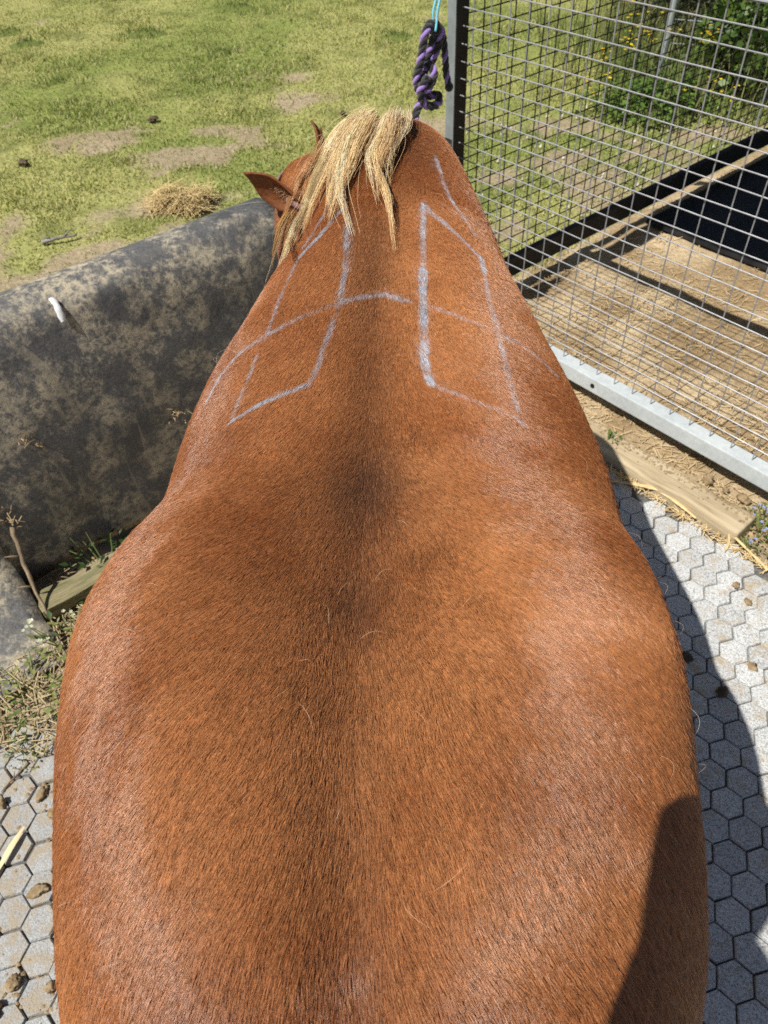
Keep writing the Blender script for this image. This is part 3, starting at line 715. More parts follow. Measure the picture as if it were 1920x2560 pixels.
# ---- far right: shrubs, yellow flowers, pipe post and wire
def shrub(name, c, n, r, h, lw, c1, c2, label, cat, group=None):
    t = empty(name, c, label, cat, group)
    V = np.zeros((n, 4, 3)); a = rng.uniform(0, 6.28, n); zz_ = rng.random(n) ** .8
    rr = r * np.sqrt(rng.random(n)) * (1.05 - .6 * zz_ ** 2) * (.75 + .5 * vnoise(a * 1.3 + c[0] * 7, zz_ * 4))
    p = np.stack([np.cos(a) * rr, np.sin(a) * rr, .02 + zz_ * h], -1)
    d = rng.normal(0, 1, (n, 3)); d[:, 2] = np.abs(d[:, 2]) * .6; d /= np.linalg.norm(d, axis=1)[:, None]
    s = np.cross(d, rng.normal(0, 1, (n, 3))); s /= np.linalg.norm(s, axis=1)[:, None]
    l = lw * rng.uniform(.6, 1.4, n)[:, None]
    V[:, 0] = p; V[:, 1] = p + d * l * .5 + s * l * .28; V[:, 2] = p + d * l; V[:, 3] = p + d * l * .5 - s * l * .28
    C = np.repeat(lerp(c1, c2, rng.random(n)), 4, 0)
    F = np.arange(n * 4).reshape(n, 4)
    mesh_np("foliage", V.reshape(-1, 3), F, M['leaf'], None, colors=C).parent = t
    bm = bmesh.new()
    for k in range(7):
        a = random.uniform(0, 6.28); q = random.uniform(.3, .7) * r
        add_tube(bm, [(0, 0, 0), (math.cos(a) * q * .5, math.sin(a) * q * .5, h * .45), (math.cos(a) * q, math.sin(a) * q, h * .9)], [.012, .008, .003], 5)
    from_bm("stems", bm, M['bark'], None).parent = t
    return t
GS = "shrubs beyond the pen at far right"
shrub("shrub", (2.42, 5.35, 0), 1500, .42, .42, .07, (.03, .075, .012), (.16, .24, .045), "light green leafy shrub nearest behind the pen mesh", "shrub", GS)
shrub("shrub", (2.95, 5.45, 0), 1500, .45, .5, .07, (.03, .07, .012), (.14, .21, .04), "broad leaved green shrub at the right edge beyond the pen", "shrub", GS)
shrub("shrub", (2.35, 6.15, 0), 2000, .40, .75, .05, (.012, .022, .008), (.07, .085, .03), "dark twiggy shrub right of the steel pipe post", "shrub", GS)
shrub("shrub", (3.05, 6.5, 0), 2400, .55, .9, .05, (.010, .020, .008), (.06, .08, .03), "darkest tall shrub behind the green ones", "shrub", GS)
shrub("shrub", (3.7, 7.0, 0), 2000, .6, .9, .06, (.02, .03, .012), (.10, .11, .045), "brownish shrub farthest right beyond the pen", "shrub", GS)
shrub("shrub", (2.6, 7.3, 0), 2000, .55, .6, .06, (.03, .035, .015), (.17, .15, .07), "olive brown shrub farthest back by the wire fence", "shrub", GS)
GY = "yellow flowering weeds by the pipe post"
for k, (x, y, h, lab) in enumerate([(1.80, 5.30, .50, "tall yellow flowered weed just left of the pipe post"), (1.60, 5.18, .36, "yellow flowered weed second left of the pipe post"), (1.48, 5.02, .25, "short yellow flowered weed leftmost by the dirt patch"),
                               (2.12, 5.25, .42, "yellow flowered weed just right of the pipe post"), (2.10, 4.88, .16, "lowest yellow flowered weed nearest the pen"), (1.72, 5.55, .45, "yellow flowered weed behind the others")]):
    leafy("flowering_weed", (x, y, 0), 110, .16, h * .75, .06, (.05, .11, .02), (.18, .26, .05), lab, "wildflower", GY, 14, 15, (.80, .62, .03), .014)
leafy("weed", (1.75, 4.98, 0), 420, .26, .18, .08, (.05, .12, .02), (.17, .27, .05), "lush green weed clump at the foot of the pipe post", "weed", None, 10)
leafy("weed", (1.95, 5.15, 0), 300, .2, .2, .08, (.04, .10, .02), (.14, .22, .04), "green weed clump right at the pipe post's base", "weed", None, 10)
n = 5000; x = rng.normal(2.6, .5, n); y = rng.normal(5.9, .5, n)
V, F, C = blades("t", x, y, np.full(n, -.02), rng.uniform(.1, .5, n), rng.uniform(.004, .01, n), lerp((.05, .09, .02), (.30, .29, .12), rng.random(n)), .5)
o = mesh_np("tall_grass", V, F, M['blade'], colors=C); tag(o, "tall rank grass growing among the far shrubs", "grass", kind="stuff")
wf = empty("wire_fence", (1.95, 5.41, 0), "steel pipe post with slack wires running behind the shrubs", "wire fence")
bm = bmesh.new(); add_tube(bm, [(0, 0, -.05), (0, 0, .6), (0, 0, 1.25)], .022, 12); from_bm("pipe_post", bm, M['pipe'], None).parent = wf
bm = bmesh.new(); add_box(bm, (1.35, 1.15, .5), (.07, .07, 1.1), None, .006); from_bm("wooden_post", bm, M['palepost'], None).parent = wf
for z in (.12, .25, .38, .52, .68, .85, 1.05):
    bm = bmesh.new(); add_tube(bm, smooth_path([(0, 0, z), (.4, -.05, z - .03), (1.0, -.2, z - .02), (1.9, -.45, z)], 10), .0035, 5); from_bm("fence_wire", bm, M['pipe'], None).parent = wf
# pale stones on the track
n = 160; x = rng.uniform(.5, 2.7, n); y = rng.uniform(3.5, 5.2, n); u, v = toUV(x, y); kk_ = (u < -1.2); x, y = x[kk_], y[kk_]
V = []; F = []
for k in range(len(x)):
    b = len(V); s = random.uniform(.004, .011); a = random.random() * 6
    for q in range(5): V.append((x[k] + math.cos(a + q * 1.257) * s, y[k] + math.sin(a + q * 1.257) * s, -.02))
    V.append((x[k] + s * .2, y[k], -.01 + s * .8))
    for q in range(5): F.append((b + q, b + (q + 1) % 5, b + 5))
g = N("pale_stone", 0.9, 0.2); g.color(g.ramp(g.noise(6, 3, world=True), [(.3, (.28, .24, .19)), (.7, (.60, .55, .47))])); M['stone'] = g.m
o = mesh_np("gravel", V, F, M['stone']); tag(o, "pale stones scattered on the earth beyond the side panel", "gravel", kind="stuff")

# ================================================================== PONY
#  x, y, top z, drop to widest, left half width, right half width, depth below widest
ST = [(-.04,-.24,.96,.22,.06,.06,.18),(-.04,-.17,1.08,.24,.085,.085,.26),(-.038,-.08,1.16,.25,.120,.122,.30),(-.036,.0,1.205,.26,.178,.170,.22),
 (-.034,.1,1.235,.27,.235,.256,.25),(-.033,.2,1.25,.27,.269,.293,.33),(-.031,.3,1.248,.27,.300,.316,.40),(-.028,.4,1.232,.26,.330,.338,.42),
 (-.022,.5,1.208,.25,.355,.352,.44),(-.018,.6,1.192,.25,.347,.353,.44),(-.01,.7,1.192,.25,.307,.336,.44),(-.003,.8,1.208,.25,.295,.321,.44),
 (.008,.9,1.228,.25,.278,.293,.44),(.016,1.0,1.243,.24,.240,.256,.42),(.024,1.1,1.252,.22,.198,.218,.36),(.034,1.2,1.265,.20,.162,.191,.30),
 (.046,1.29,1.270,.18,.145,.160,.26),(.052,1.37,1.268,.165,.135,.139,.23),(.042,1.45,1.252,.15,.135,.136,.20),(.01,1.52,1.22,.14,.125,.110,.17),
 (-.04,1.565,1.19,.125,.11,.125,.14),(-.095,1.59,1.125,.10,.085,.095,.11)]
ST = np.array(ST)
def dens(S, k):
    n = len(S); t = np.linspace(0, n - 1, (n - 1) * k + 1); out = []
    P = np.vstack([2 * S[0] - S[1], S, 2 * S[-1] - S[-2]])
    for q in t:
        i = min(int(q), n - 2); f = q - i; a, b, c, d = P[i], P[i + 1], P[i + 2], P[i + 3]
        out.append(.5 * (2 * b + (c - a) * f + (2 * a - 5 * b + 4 * c - d) * f * f + (3 * b - a - 3 * c + d) * f ** 3))
    return np.array(out)
SD = dens(ST, 3)
def loft(bm, rings):
    vr = [[bm.verts.new(p) for p in r] for r in rings]; m = len(vr[0])
    for i in range(len(vr) - 1):
        for k in range(m): bm.faces.new((vr[i][k], vr[i][(k + 1) % m], vr[i + 1][(k + 1) % m], vr[i + 1][k]))
    bm.faces.new(vr[0][::-1]); bm.faces.new(vr[-1])
bm = bmesh.new(); rings = []
tan_ = np.gradient(SD[:, :2], axis=0); tan_ /= np.linalg.norm(tan_, axis=1)[:, None]
th = np.linspace(0, 2 * np.pi, 64, endpoint=False)
for s, t in zip(SD, tan_):
    x0, y0, zt, h, wl, wr, hb = s; rx, ry = t[1], -t[0]; ring = []
    croup = float(sstep(-.12, .05, y0) * sstep(.55, .40, y0)); rib = float(sstep(.45, .6, y0) * sstep(1.1, .9, y0))
    for a in th:
        sn, cs = math.sin(a), math.cos(a)
        w = wr if sn > 0 else wl
        lx = math.copysign(abs(sn) ** (.9 - .12 * croup), sn) * w
        z = zt - h + (h if cs > 0 else hb) * cs
        if cs > 0:
            z -= croup * (.016 + .010 * float(sstep(.42, .25, y0))) * math.exp(-(lx / .030) ** 2) + .016 * croup * math.exp(-(lx / .062) ** 2) + .007 * rib * math.exp(-(lx / .03) ** 2)
        al_ = abs(lx)
        hol = math.exp(-((y0 - (.615 + .16 * al_)) / .045) ** 2) * float(sstep(.05, .16, al_)) * (1 if cs > -.3 else .3)
        shc = math.exp(-((y0 - (1.02 - .30 * al_)) / .05) ** 2) * float(sstep(.09, .17, al_)) * .6
        hip = math.exp(-((y0 - .47) / .06) ** 2 - ((al_ - .20) / .07) ** 2) * (1 if cs > 0 else 0)
        k_ = 1 - .020 * hol - .022 * shc
        lx *= k_; z = zt - h + (z - zt + h) * k_ + .003 * hip - .006 * hol
        ring.append((x0 + rx * lx, y0 + ry * lx, z))
    rings.append(ring)
loft(bm, rings)
# head, hanging to the left with the face turned to the mat
P0 = Vector((-.085, 1.585, 1.10)); P1 = Vector((-.135, 1.635, .70))
ax = (P1 - P0).normalized(); fw = Vector((-1, .12, 0)); fw = (fw - ax * fw.dot(ax)).normalized(); sd = ax.cross(fw)
HS = [(-.05, .055, .06, .0), (0., .085, .085, .0), (.12, .10, .088, .0), (.28, .108, .086, -.004), (.42, .098, .078, .004), (.58, .078, .064, .014), (.74, .066, .056, .02), (.88, .064, .058, .02), (.97, .058, .052, .018), (1.02, .036, .034, .016)]
rings = []
for t, d, w, off_ in HS:
    c = P0 + (P1 - P0) * t + fw * off_
    rings.append([c + fw * (math.cos(a) * d) + sd * (math.sin(a) * w) for a in np.linspace(0, 2 * np.pi, 28, endpoint=False)])
loft(bm, rings)
# legs
def leg(pts):
    n = len(pts); rr = []
    for (x, y, z, rx, ry) in pts: rr.append([(x + math.cos(a) * rx, y + math.sin(a) * ry, z) for a in np.linspace(0, 2 * np.pi, 20, endpoint=False)])
    loft(bm, rr)
for sx in (-1, 1):
    x = .015 + sx * .13
    leg([(x, .93, .86, .08, .13), (x, .94, .70, .07, .10), (x, .95, .56, .056, .066), (x, .955, .42, .05, .05), (x, .955, .36, .046, .046), (x, .95, .28, .034, .036), (x, .95, .17, .034, .036), (x, .955, .12, .042, .044), (x, .97, .07, .036, .038), (x, .98, .03, .044, .05), (x, .985, .008, .05, .058)])
    x = -.035 + sx * .135
    leg([(x - sx * .04, .13, .98, .06, .16), (x - sx * .04, .13, .82, .06, .15), (x - sx * .03, .10, .68, .058, .12), (x - sx * .01, .03, .56, .052, .08), (x, -.055, .46, .048, .06), (x, -.085, .40, .042, .055), (x, -.085, .30, .035, .04), (x, -.075, .18, .036, .04), (x, -.065, .12, .043, .046), (x, -.045, .07, .037, .04), (x, -.035, .03, .046, .05), (x, -.03, .008, .052, .058)])
bmesh.ops.recalc_face_normals(bm, faces=bm.faces)
tmp = bpy.data.meshes.new("tmp"); bm.to_mesh(tmp); bm.free()
to = bpy.data.objects.new("tmp", tmp); col.objects.link(to)
m_ = to.modifiers.new("r", 'REMESH'); m_.mode = 'VOXEL'; m_.voxel_size = .012; m_.use_smooth_shade = True
m_ = to.modifiers.new("s", 'SMOOTH'); m_.factor = .5; m_.iterations = 7
dg = bpy.context.evaluated_depsgraph_get(); BODY = bpy.data.meshes.new_from_object(to.evaluated_get(dg)); BODY.name = "body"
bpy.data.objects.remove(to); bpy.data.meshes.remove(tmp)
BODY.polygons.foreach_set("use_smooth", [True] * len(BODY.polygons))
BODY.materials.clear()
nv = len(BODY.vertices); BV = np.empty(nv * 3, np.float32); BODY.vertices.foreach_get("co", BV); BV = BV.reshape(-1, 3).astype(float)
BN = np.empty(nv * 3, np.float32); BODY.vertex_normals.foreach_get("vector", BN); BN = BN.reshape(-1, 3).astype(float)
BODY.calc_loop_triangles(); nt = len(BODY.loop_triangles); BT = np.empty(nt * 3, np.int32); BODY.loop_triangles.foreach_get("vertices", BT); BT = BT.reshape(-1, 3)

# chalk marks drawn on the coat (points on the skin, half width, strength)
CHALK = [([(-0.033,1.1197,1.2454),(-0.0491,1.0939,1.2388),(-0.0648,1.0684,1.2324),(-0.082,1.0476,1.225),(-0.0993,1.0302,1.216)],0.0062,1.0),([(-0.0993,1.0302,1.216),(-0.1054,1.0083,1.213),(-0.1116,0.9878,1.2096),(-0.1175,0.9656,1.2063),(-0.1232,0.9437,1.2033),(-0.1281,0.9197,1.2001),(-0.133,0.8979,1.196),(-0.1366,0.8835,1.1929),(-0.1402,0.8696,1.1897)],0.0048,0.65),([(-0.1498,0.8423,1.1821),(-0.1535,0.8277,1.1788),(-0.1571,0.8132,1.1756),(-0.1623,0.7952,1.1711),(-0.1675,0.7777,1.1664),(-0.1721,0.7632,1.1623),(-0.1768,0.749,1.1582)],0.0048,0.7),([(-0.1774,0.7415,1.157),(-0.1612,0.7435,1.1656),(-0.1455,0.7469,1.1729),(-0.1275,0.7496,1.1799),(-0.1099,0.7535,1.1859),(-0.0948,0.7552,1.1899),(-0.0798,0.7579,1.1932)],0.0055,1.0),([(-0.0798,0.7579,1.1932),(-0.0747,0.7702,1.1959),(-0.0696,0.7826,1.1987),(-0.0631,0.8092,1.2039),(-0.0565,0.8364,1.2095),(-0.0484,0.8639,1.2155),(-0.0401,0.8924,1.2215),(-0.0365,0.9236,1.2271),(-0.0328,0.9567,1.2324),(-0.0309,0.9978,1.2379),(-0.029,1.0443,1.2421),(-0.027,1.0693,1.2439),(-0.0249,1.0946,1.2459)],0.0065,0.75),([(-0.0376,1.1985,1.2471),(-0.0463,1.173,1.2422),(-0.0548,1.1482,1.2374),(-0.0638,1.1246,1.2324),(-0.0726,1.1006,1.228),(-0.083,1.0784,1.2232),(-0.0931,1.0569,1.2184)],0.005,0.65),([(-0.2248,0.8186,1.1275),(-0.2163,0.835,1.1357),(-0.208,0.8525,1.1432),(-0.1942,0.8611,1.155),(-0.1808,0.8714,1.1656),(-0.1598,0.8709,1.1793),(-0.1398,0.8739,1.1904),(-0.117,0.8765,1.2007),(-0.0948,0.882,1.2092),(-0.0728,0.8848,1.2154),(-0.0512,0.8903,1.22),(-0.042,0.8914,1.2212),(-0.0327,0.8931,1.222)],0.0065,0.72),([(-0.0327,0.8957,1.2225),(-0.0204,0.8981,1.2231),(-0.0081,0.9017,1.2229),(0.0042,0.9037,1.2227),(0.0165,0.9045,1.2232),(0.0269,0.8978,1.223),(0.0372,0.8913,1.2228)],0.0065,0.95),([(0.0343,0.8936,1.223),(0.0417,0.8896,1.2228),(0.0491,0.8862,1.2224)],0.005,0.6),([(0.0755,0.8756,1.2189),(0.093,0.8683,1.2148),(0.1106,0.8625,1.2097),(0.1311,0.8555,1.2025),(0.1521,0.8508,1.1937),(0.1703,0.8467,1.1847),(0.1892,0.845,1.1739),(0.2044,0.8381,1.1632),(0.2204,0.8342,1.1502),(0.2283,0.8306,1.143),(0.2364,0.8278,1.135)],0.0055,0.45),([(0.0821,1.1086,1.2475),(0.0777,1.0586,1.243),(0.0735,1.0103,1.2392),(0.0713,0.9773,1.2357),(0.0694,0.9472,1.2314)],0.0065,0.9),([(0.0694,0.9472,1.2314),(0.0683,0.9277,1.2286),(0.0671,0.9089,1.2257),(0.0645,0.8734,1.2196),(0.062,0.8402,1.2131),(0.0599,0.8125,1.2074),(0.0579,0.7853,1.2021),(0.0587,0.7738,1.1999),(0.0595,0.7625,1.1976),(0.0609,0.7542,1.196),(0.0622,0.746,1.1944)],0.0095,1.0),([(0.0824,1.1123,1.2479),(0.0862,1.1027,1.2457),(0.0899,1.093,1.2436),(0.0978,1.0859,1.2405),(0.1058,1.0789,1.2373),(0.1179,1.0622,1.2313),(0.1299,1.0464,1.2249),(0.1425,1.0304,1.2173),(0.1552,1.0164,1.2089)],0.0075,0.6),([(0.1568,1.018,1.208),(0.1567,1.0013,1.2068),(0.1567,0.9854,1.2054)],0.01,0.9),([(0.1567,0.9854,1.2054),(0.1549,0.9507,1.2035),(0.1531,0.9169,1.202),(0.1551,0.8881,1.1982),(0.1573,0.8619,1.1933),(0.1584,0.8324,1.1878),(0.1596,0.8049,1.1818),(0.1607,0.7781,1.1761),(0.1618,0.752,1.1706),(0.1633,0.7376,1.1673),(0.1647,0.7233,1.1642)],0.0068,0.5),([(0.062,0.7437,1.194),(0.0768,0.737,1.1912),(0.0916,0.7312,1.1877),(0.1078,0.7252,1.1832),(0.124,0.7199,1.1782),(0.1405,0.7154,1.1722),(0.1572,0.7118,1.1654),(0.1637,0.7069,1.1618),(0.1702,0.7023,1.158)],0.0055,0.42),([(0.1136,1.2674,1.2547),(0.1155,1.2249,1.2513),(0.1176,1.187,1.2469),(0.1225,1.1649,1.2417),(0.1272,1.1436,1.2364),(0.1356,1.1265,1.2293),(0.1438,1.1098,1.2221),(0.15,1.0945,1.2164),(0.1559,1.0784,1.2112)],0.0062,0.72)]


def chalk_mask(P):
    out = np.zeros(len(P))
    nn = fbm(P[:, 0] * 1.0 + P[:, 2], P[:, 1], 160, 2)
    for pts, hw, st in CHALK:
        pts = np.array(pts, float); best = np.full(len(P), 9.0); sel = np.ones(len(P), bool)
        lo = pts.min(0) - .04; hi = pts.max(0) + .04
        sel = np.all((P > lo) & (P < hi), axis=1); Q = P[sel]; bs = np.full(len(Q), 9.0)
        for a, b in zip(pts[:-1], pts[1:]):
            d = b - a; t = np.clip(((Q - a) @ d) / (d @ d), 0, 1); bs = np.minimum(bs, np.linalg.norm(Q - a - t[:, None] * d, axis=1))
        wv = .60 * hw * (.75 + .5 * vnoise(Q[:, 1] * 30, Q[:, 0] * 30))
        mk = st * (1 - sstep(wv * .55, wv * 1.25, bs)); out[sel] = np.maximum(out[sel], mk)
    brk = sstep(.28, .55, fbm(P[:, 0] + 5, P[:, 1], 34, 3)); return np.clip(out * (.70 + 1.1 * (nn - .40)) * (.45 + .6 * brk), 0, 1)
def spine_x(y):
    return np.interp(y, ST[:, 1], ST[:, 0])
def coat_color(P):
    x, y, z = P[:, 0], P[:, 1], P[:, 2]
    lat = np.abs(x - spine_x(y))
    n1 = fbm(x * 1.0 + z * .7, y + z * .4, 5.5, 4); n2 = fbm(x + 3 + z, y * .8, 16, 3)
    c = lerp(COAT_A, COAT_B, np.clip((n1 - .5) * 2.2 + .5 + (n2 - .5) * .8, 0, 1))
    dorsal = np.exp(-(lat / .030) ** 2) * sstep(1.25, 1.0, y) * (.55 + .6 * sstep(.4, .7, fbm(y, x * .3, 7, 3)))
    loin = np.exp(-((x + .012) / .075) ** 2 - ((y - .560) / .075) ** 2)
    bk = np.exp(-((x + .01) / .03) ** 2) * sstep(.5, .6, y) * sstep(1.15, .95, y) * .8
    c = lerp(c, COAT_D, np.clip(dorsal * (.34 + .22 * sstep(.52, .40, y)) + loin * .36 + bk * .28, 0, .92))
    mane_shade = np.exp(-((x - np.interp(y, ST[:, 1], ST[:, 0]) - .035) / .05) ** 2) * sstep(1.05, 1.25, y) * sstep(1.0, 1.1, z)
    c = lerp(c, (.10, .030, .010), mane_shade * .6)  # shade beside the mane roots painted dark into the coat
    ck = chalk_mask(P)
    return lerp(c, (.42, .45, .51), ck), ck
COAT_A, COAT_B, COAT_D = (.275, .090, .025), (.430, .176, .062), (.135, .056, .026)

pony = empty("pony", (-.02, .45, 0), "chestnut pony seen from behind over its rump, chalk lines on its back", "pony")
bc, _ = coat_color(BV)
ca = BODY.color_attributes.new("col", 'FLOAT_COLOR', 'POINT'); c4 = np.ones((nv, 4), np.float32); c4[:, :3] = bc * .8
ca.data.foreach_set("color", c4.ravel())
g = N("pony_skin", 0.75, 0.2); g.color(g.attr("col")); M['skin'] = g.m
body = link("body", BODY, M['skin'], pony)

# ---- the coat: combed hairs rooted on the skin
hm = bpy.data.materials.new("coat_hair"); hm.use_nodes = True; t_ = hm.node_tree
pb = t_.nodes["Principled BSDF"]; at_ = t_.nodes.new("ShaderNodeAttribute"); at_.attribute_name = "hair_color"
t_.links.new(at_.outputs["Color"], pb.inputs["Base Color"])
pb.inputs["Roughness"].default_value = .36; pb.inputs["Specular IOR Level"].default_value = .78
def hair_object(name, pts, rad, colr, mat, parent):
    """pts (n, k, 3), rad (k,) or (n, k), colr (n, 3)"""
    n, k, _3 = pts.shape
    hc = bpy.data.hair_curves.new(name); hc.add_curves([k] * n)
    hc.attributes["position"].data.foreach_set("vector", (pts - np.array(parent.location)).astype(np.float32).ravel())
    if "radius" not in hc.attributes: hc.attributes.new("radius", 'FLOAT', 'POINT')
    hc.attributes["radius"].data.foreach_set("value", np.broadcast_to(rad, (n, k)).astype(np.float32).ravel())
    a = hc.attributes.new("hair_color", 'FLOAT_COLOR', 'CURVE'); c = np.ones((n, 4), np.float32); c[:, :3] = colr
    a.data.foreach_set("color", c.ravel()); hc.materials.append(mat)
    o = bpy.data.objects.new(name, hc); col.objects.link(o); o.parent = parent; return o

A = BV[BT]; cen = A.mean(1); area = np.linalg.norm(np.cross(A[:, 1] - A[:, 0], A[:, 2] - A[:, 0]), axis=1) * .5
fn_ = BN[BT].mean(1); fn_ /= np.linalg.norm(fn_, axis=1)[:, None]
toc = np.array(EYE) - cen; dist = np.linalg.norm(toc, axis=1); facing = (toc / dist[:, None] * fn_).sum(1)
wgt = area * np.clip((1.0 / dist) ** 1.7, .15, 2.2) * np.where(facing > -.15, 1, .06) * np.where(cen[:, 2] > .55, 1, .03) * np.where(cen[:, 1] > -.05, 1, .15)
def sample(n):
    ti = rng.choice(len(wgt), n, p=wgt / wgt.sum()); r1 = np.sqrt(rng.random(n)); r2 = rng.random(n)
    b = np.stack([1 - r1, r1 * (1 - r2), r1 * r2], -1)
    P = (BV[BT[ti]] * b[..., None]).sum(1); Nn = (BN[BT[ti]] * b[..., None]).sum(1)
    return P, Nn / np.linalg.norm(Nn, axis=1)[:, None]
def comb(P, Nn):
    """direction the coat lies: back along the spine, fanning out and down the sides"""
    tx = np.interp(P[:, 1], SD[:, 1], tan_[:, 0]); ty = np.interp(P[:, 1], SD[:, 1], tan_[:, 1])
    back = -np.stack([tx, ty, np.zeros(len(P))], -1)
    lat = P[:, 0] - spine_x(P[:, 1]); sg = np.tanh(lat / .02)
    out = np.stack([sg, np.zeros(len(P)), np.zeros(len(P))], -1)
    dn = np.stack([np.zeros(len(P)), np.zeros(len(P)), -np.ones(len(P))], -1)
    side = out * .35 + dn * 1.0 + out * np.clip(Nn[:, 2:3], 0, 1) * .9
    rump = sstep(.62, .42, P[:, 1])
    k = np.clip(np.abs(lat) / .26, 0, 1)
    al = R(1) * (8 + k * (44 * rump + 62 * (1 - rump)))
    al = al * (1 + .25 * (fbm(P[:, 0], P[:, 1], 3.0, 2) - .5))
    side -= Nn * (side * Nn).sum(1)[:, None]; side /= np.linalg.norm(side, axis=1)[:, None] + 1e-9
    back -= Nn * (back * Nn).sum(1)[:, None]; back /= np.linalg.norm(back, axis=1)[:, None] + 1e-9
    d = back * np.cos(al)[:, None] + side * np.sin(al)[:, None]
    return d / np.linalg.norm(d, axis=1)[:, None]
NH = 1500000
# clump guides, then each hair leans to the nearest guide's tip through a coarse grid
P, Nn = sample(NH); D = comb(P, Nn)
key = np.floor(P / .0036).astype(np.int64); hsh = (key[:, 0] * 73856093) ^ (key[:, 1] * 19349663) ^ (key[:, 2] * 83492791)
_, inv = np.unique(hsh, return_inverse=True); ng = inv.max() + 1
gj = rng.normal(0, 1, (ng, 3)); gl = rng.uniform(.75, 1.2, ng); gb = rng.normal(0, 1, ng); glift = rng.normal(0, 1, ng)
cnt = np.bincount(inv, minlength=ng)[:, None]
gc_ = np.stack([np.bincount(inv, P[:, k], ng) for k in range(3)], -1) / cnt
SW = np.stack([fbm(P[:, 0] + P[:, 2], P[:, 1], 26, 2) - .5, fbm(P[:, 0] - P[:, 2] + 9, P[:, 1], 26, 2) - .5], -1)
bi = np.cross(Nn, D)
D = D + bi * (SW[:, :1] * .55) + gj[inv] * .07 + rng.normal(0, .10, (NH, 3)); D -= Nn * (D * Nn).sum(1)[:, None]; D /= np.linalg.norm(D, axis=1)[:, None]
Lh = (.0118 * gl[inv] * rng.uniform(.8, 1.2, NH)) * (.75 + .25 * sstep(.9, .5, P[:, 1]))
lift = np.clip(.13 + .025 * glift[inv] + .05 * rng.normal(0, 1, NH) + .07 * SW[:, 1], .03, .40)
toward = (gc_[inv] - P); toward -= Nn * (toward * Nn).sum(1)[:, None]
p1 = P + (D * .36 + Nn * (lift * .55)[:, None]) * Lh[:, None] + toward * .06
p2 = P + (D * .70 + Nn * (lift * .85)[:, None]) * Lh[:, None] + toward * .14
p3 = P + (D * 1.0 + Nn * (lift * .95)[:, None]) * Lh[:, None] + toward * .22
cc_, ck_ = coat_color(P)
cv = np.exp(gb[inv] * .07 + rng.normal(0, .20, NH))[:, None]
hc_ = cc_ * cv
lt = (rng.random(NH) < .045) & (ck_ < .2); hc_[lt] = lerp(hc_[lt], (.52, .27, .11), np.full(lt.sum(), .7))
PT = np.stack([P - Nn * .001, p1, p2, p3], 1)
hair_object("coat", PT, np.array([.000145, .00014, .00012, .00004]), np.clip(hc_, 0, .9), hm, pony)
# loose shed hairs lying across the coat
n = 95; P, Nn = sample(n); D = rng.normal(0, 1, (n, 3)) - comb(P, Nn) * -.6; D -= Nn * (D * Nn).sum(1)[:, None]; D /= np.linalg.norm(D, axis=1)[:, None]
B2 = np.cross(Nn, D); Lh = rng.uniform(.010, .030, n)[:, None]; cu = rng.normal(0, .25, n)[:, None]
T4 = np.linspace(0, 1, 6); PT = np.stack([P + Nn * (.006 + .006 * math.sin(3.14 * t)) + D * Lh * t + B2 * Lh * cu * t * t for t in T4], 1)
hair_object("shed_hairs", PT, np.array([.00007, .00008, .00008, .00008, .00007, .00004]), lerp((.62, .36, .17), (.75, .60, .42), rng.random(n)), hm, pony)

# ---- ears, eyes, nostrils, halter
def ear(base, tip, face, wid, name="ear"):
    base = Vector(base); tip = Vector(tip); ax_ = (tip - base); L_ = ax_.length; ax_.normalize()
    f = Vector(face); f = (f - ax_ * f.dot(ax_)).normalized(); s = ax_.cross(f); bm = bmesh.new(); rows = []
    for i in range(13):
        t = i / 12; w = wid * (math.sin(math.pi * min(.5, .22 + t * .62)) if t < .45 else math.cos((t - .45) / .55 * math.pi / 2) ** .75) + .0015
        cup = (1 - t) ** .8 * 1.9 + .35; row = []
        for j in range(9):
            a = (j / 8 - .5) * cup * 1.5
            bend = f * (.018 * t * t) + s * (-.010 * math.sin(t * 3.0))
            row.append(bm.verts.new(base + ax_ * (L_ * t) + bend + s * (math.sin(a) * w / max(.6, cup * .55)) - f * (math.cos(a) - .6) * w * .9))
        rows.append(row)
    for i in range(12):
        for j in range(8): bm.faces.new((rows[i][j], rows[i][j + 1], rows[i + 1][j + 1], rows[i + 1][j]))
    bmesh.ops.recalc_face_normals(bm, faces=bm.faces)
    bmesh.ops.solidify(bm, geom=bm.faces[:], thickness=.004)
    return from_bm(name, bm, M['ear'], pony, True)
g = N("shaded_ear_coat", 0.7, 0.25); f1 = g.noise(160, 4, 0.7)
g.color(g.ramp(f1, [(.3, (.10, .032, .010)), (.7, (.21, .075, .025))])); g.bump(f1, .5, .002); M['ear'] = g.m  # ear coat coloured darker to stand for its shaded side
ear((-.118, 1.515, 1.065), (-.232, 1.545, 1.145), (.1, -.9, -.5), .030)
ear((-.085, 1.665, 1.08), (-.088, 1.69, 1.175), (-.9, .1, .1), .026)
g = N("eye", 0.1, 0.6); g.color((.012, .008, .006)); M['eye'] = g.m
for s_ in (-1, 1):
    bm = bmesh.new(); bmesh.ops.create_uvsphere(bm, u_segments=16, v_segments=10, radius=.02)
    c = P0 + (P1 - P0) * .36 + fw * .060 + sd * (s_ * .050); bmesh.ops.translate(bm, verts=bm.verts, vec=c); from_bm("eye", bm, M['eye'], pony, True)
    bm = bmesh.new(); bmesh.ops.create_uvsphere(bm, u_segments=12, v_segments=8, radius=.012)
    c = P0 + (P1 - P0) * .94 + fw * .062 + sd * (s_ * .028); bmesh.ops.translate(bm, verts=bm.verts, vec=c); from_bm("nostril", bm, M['eye'], pony, True)
halter = empty("halter", P0, "dull reddish webbing halter on the pony's head", "halter")
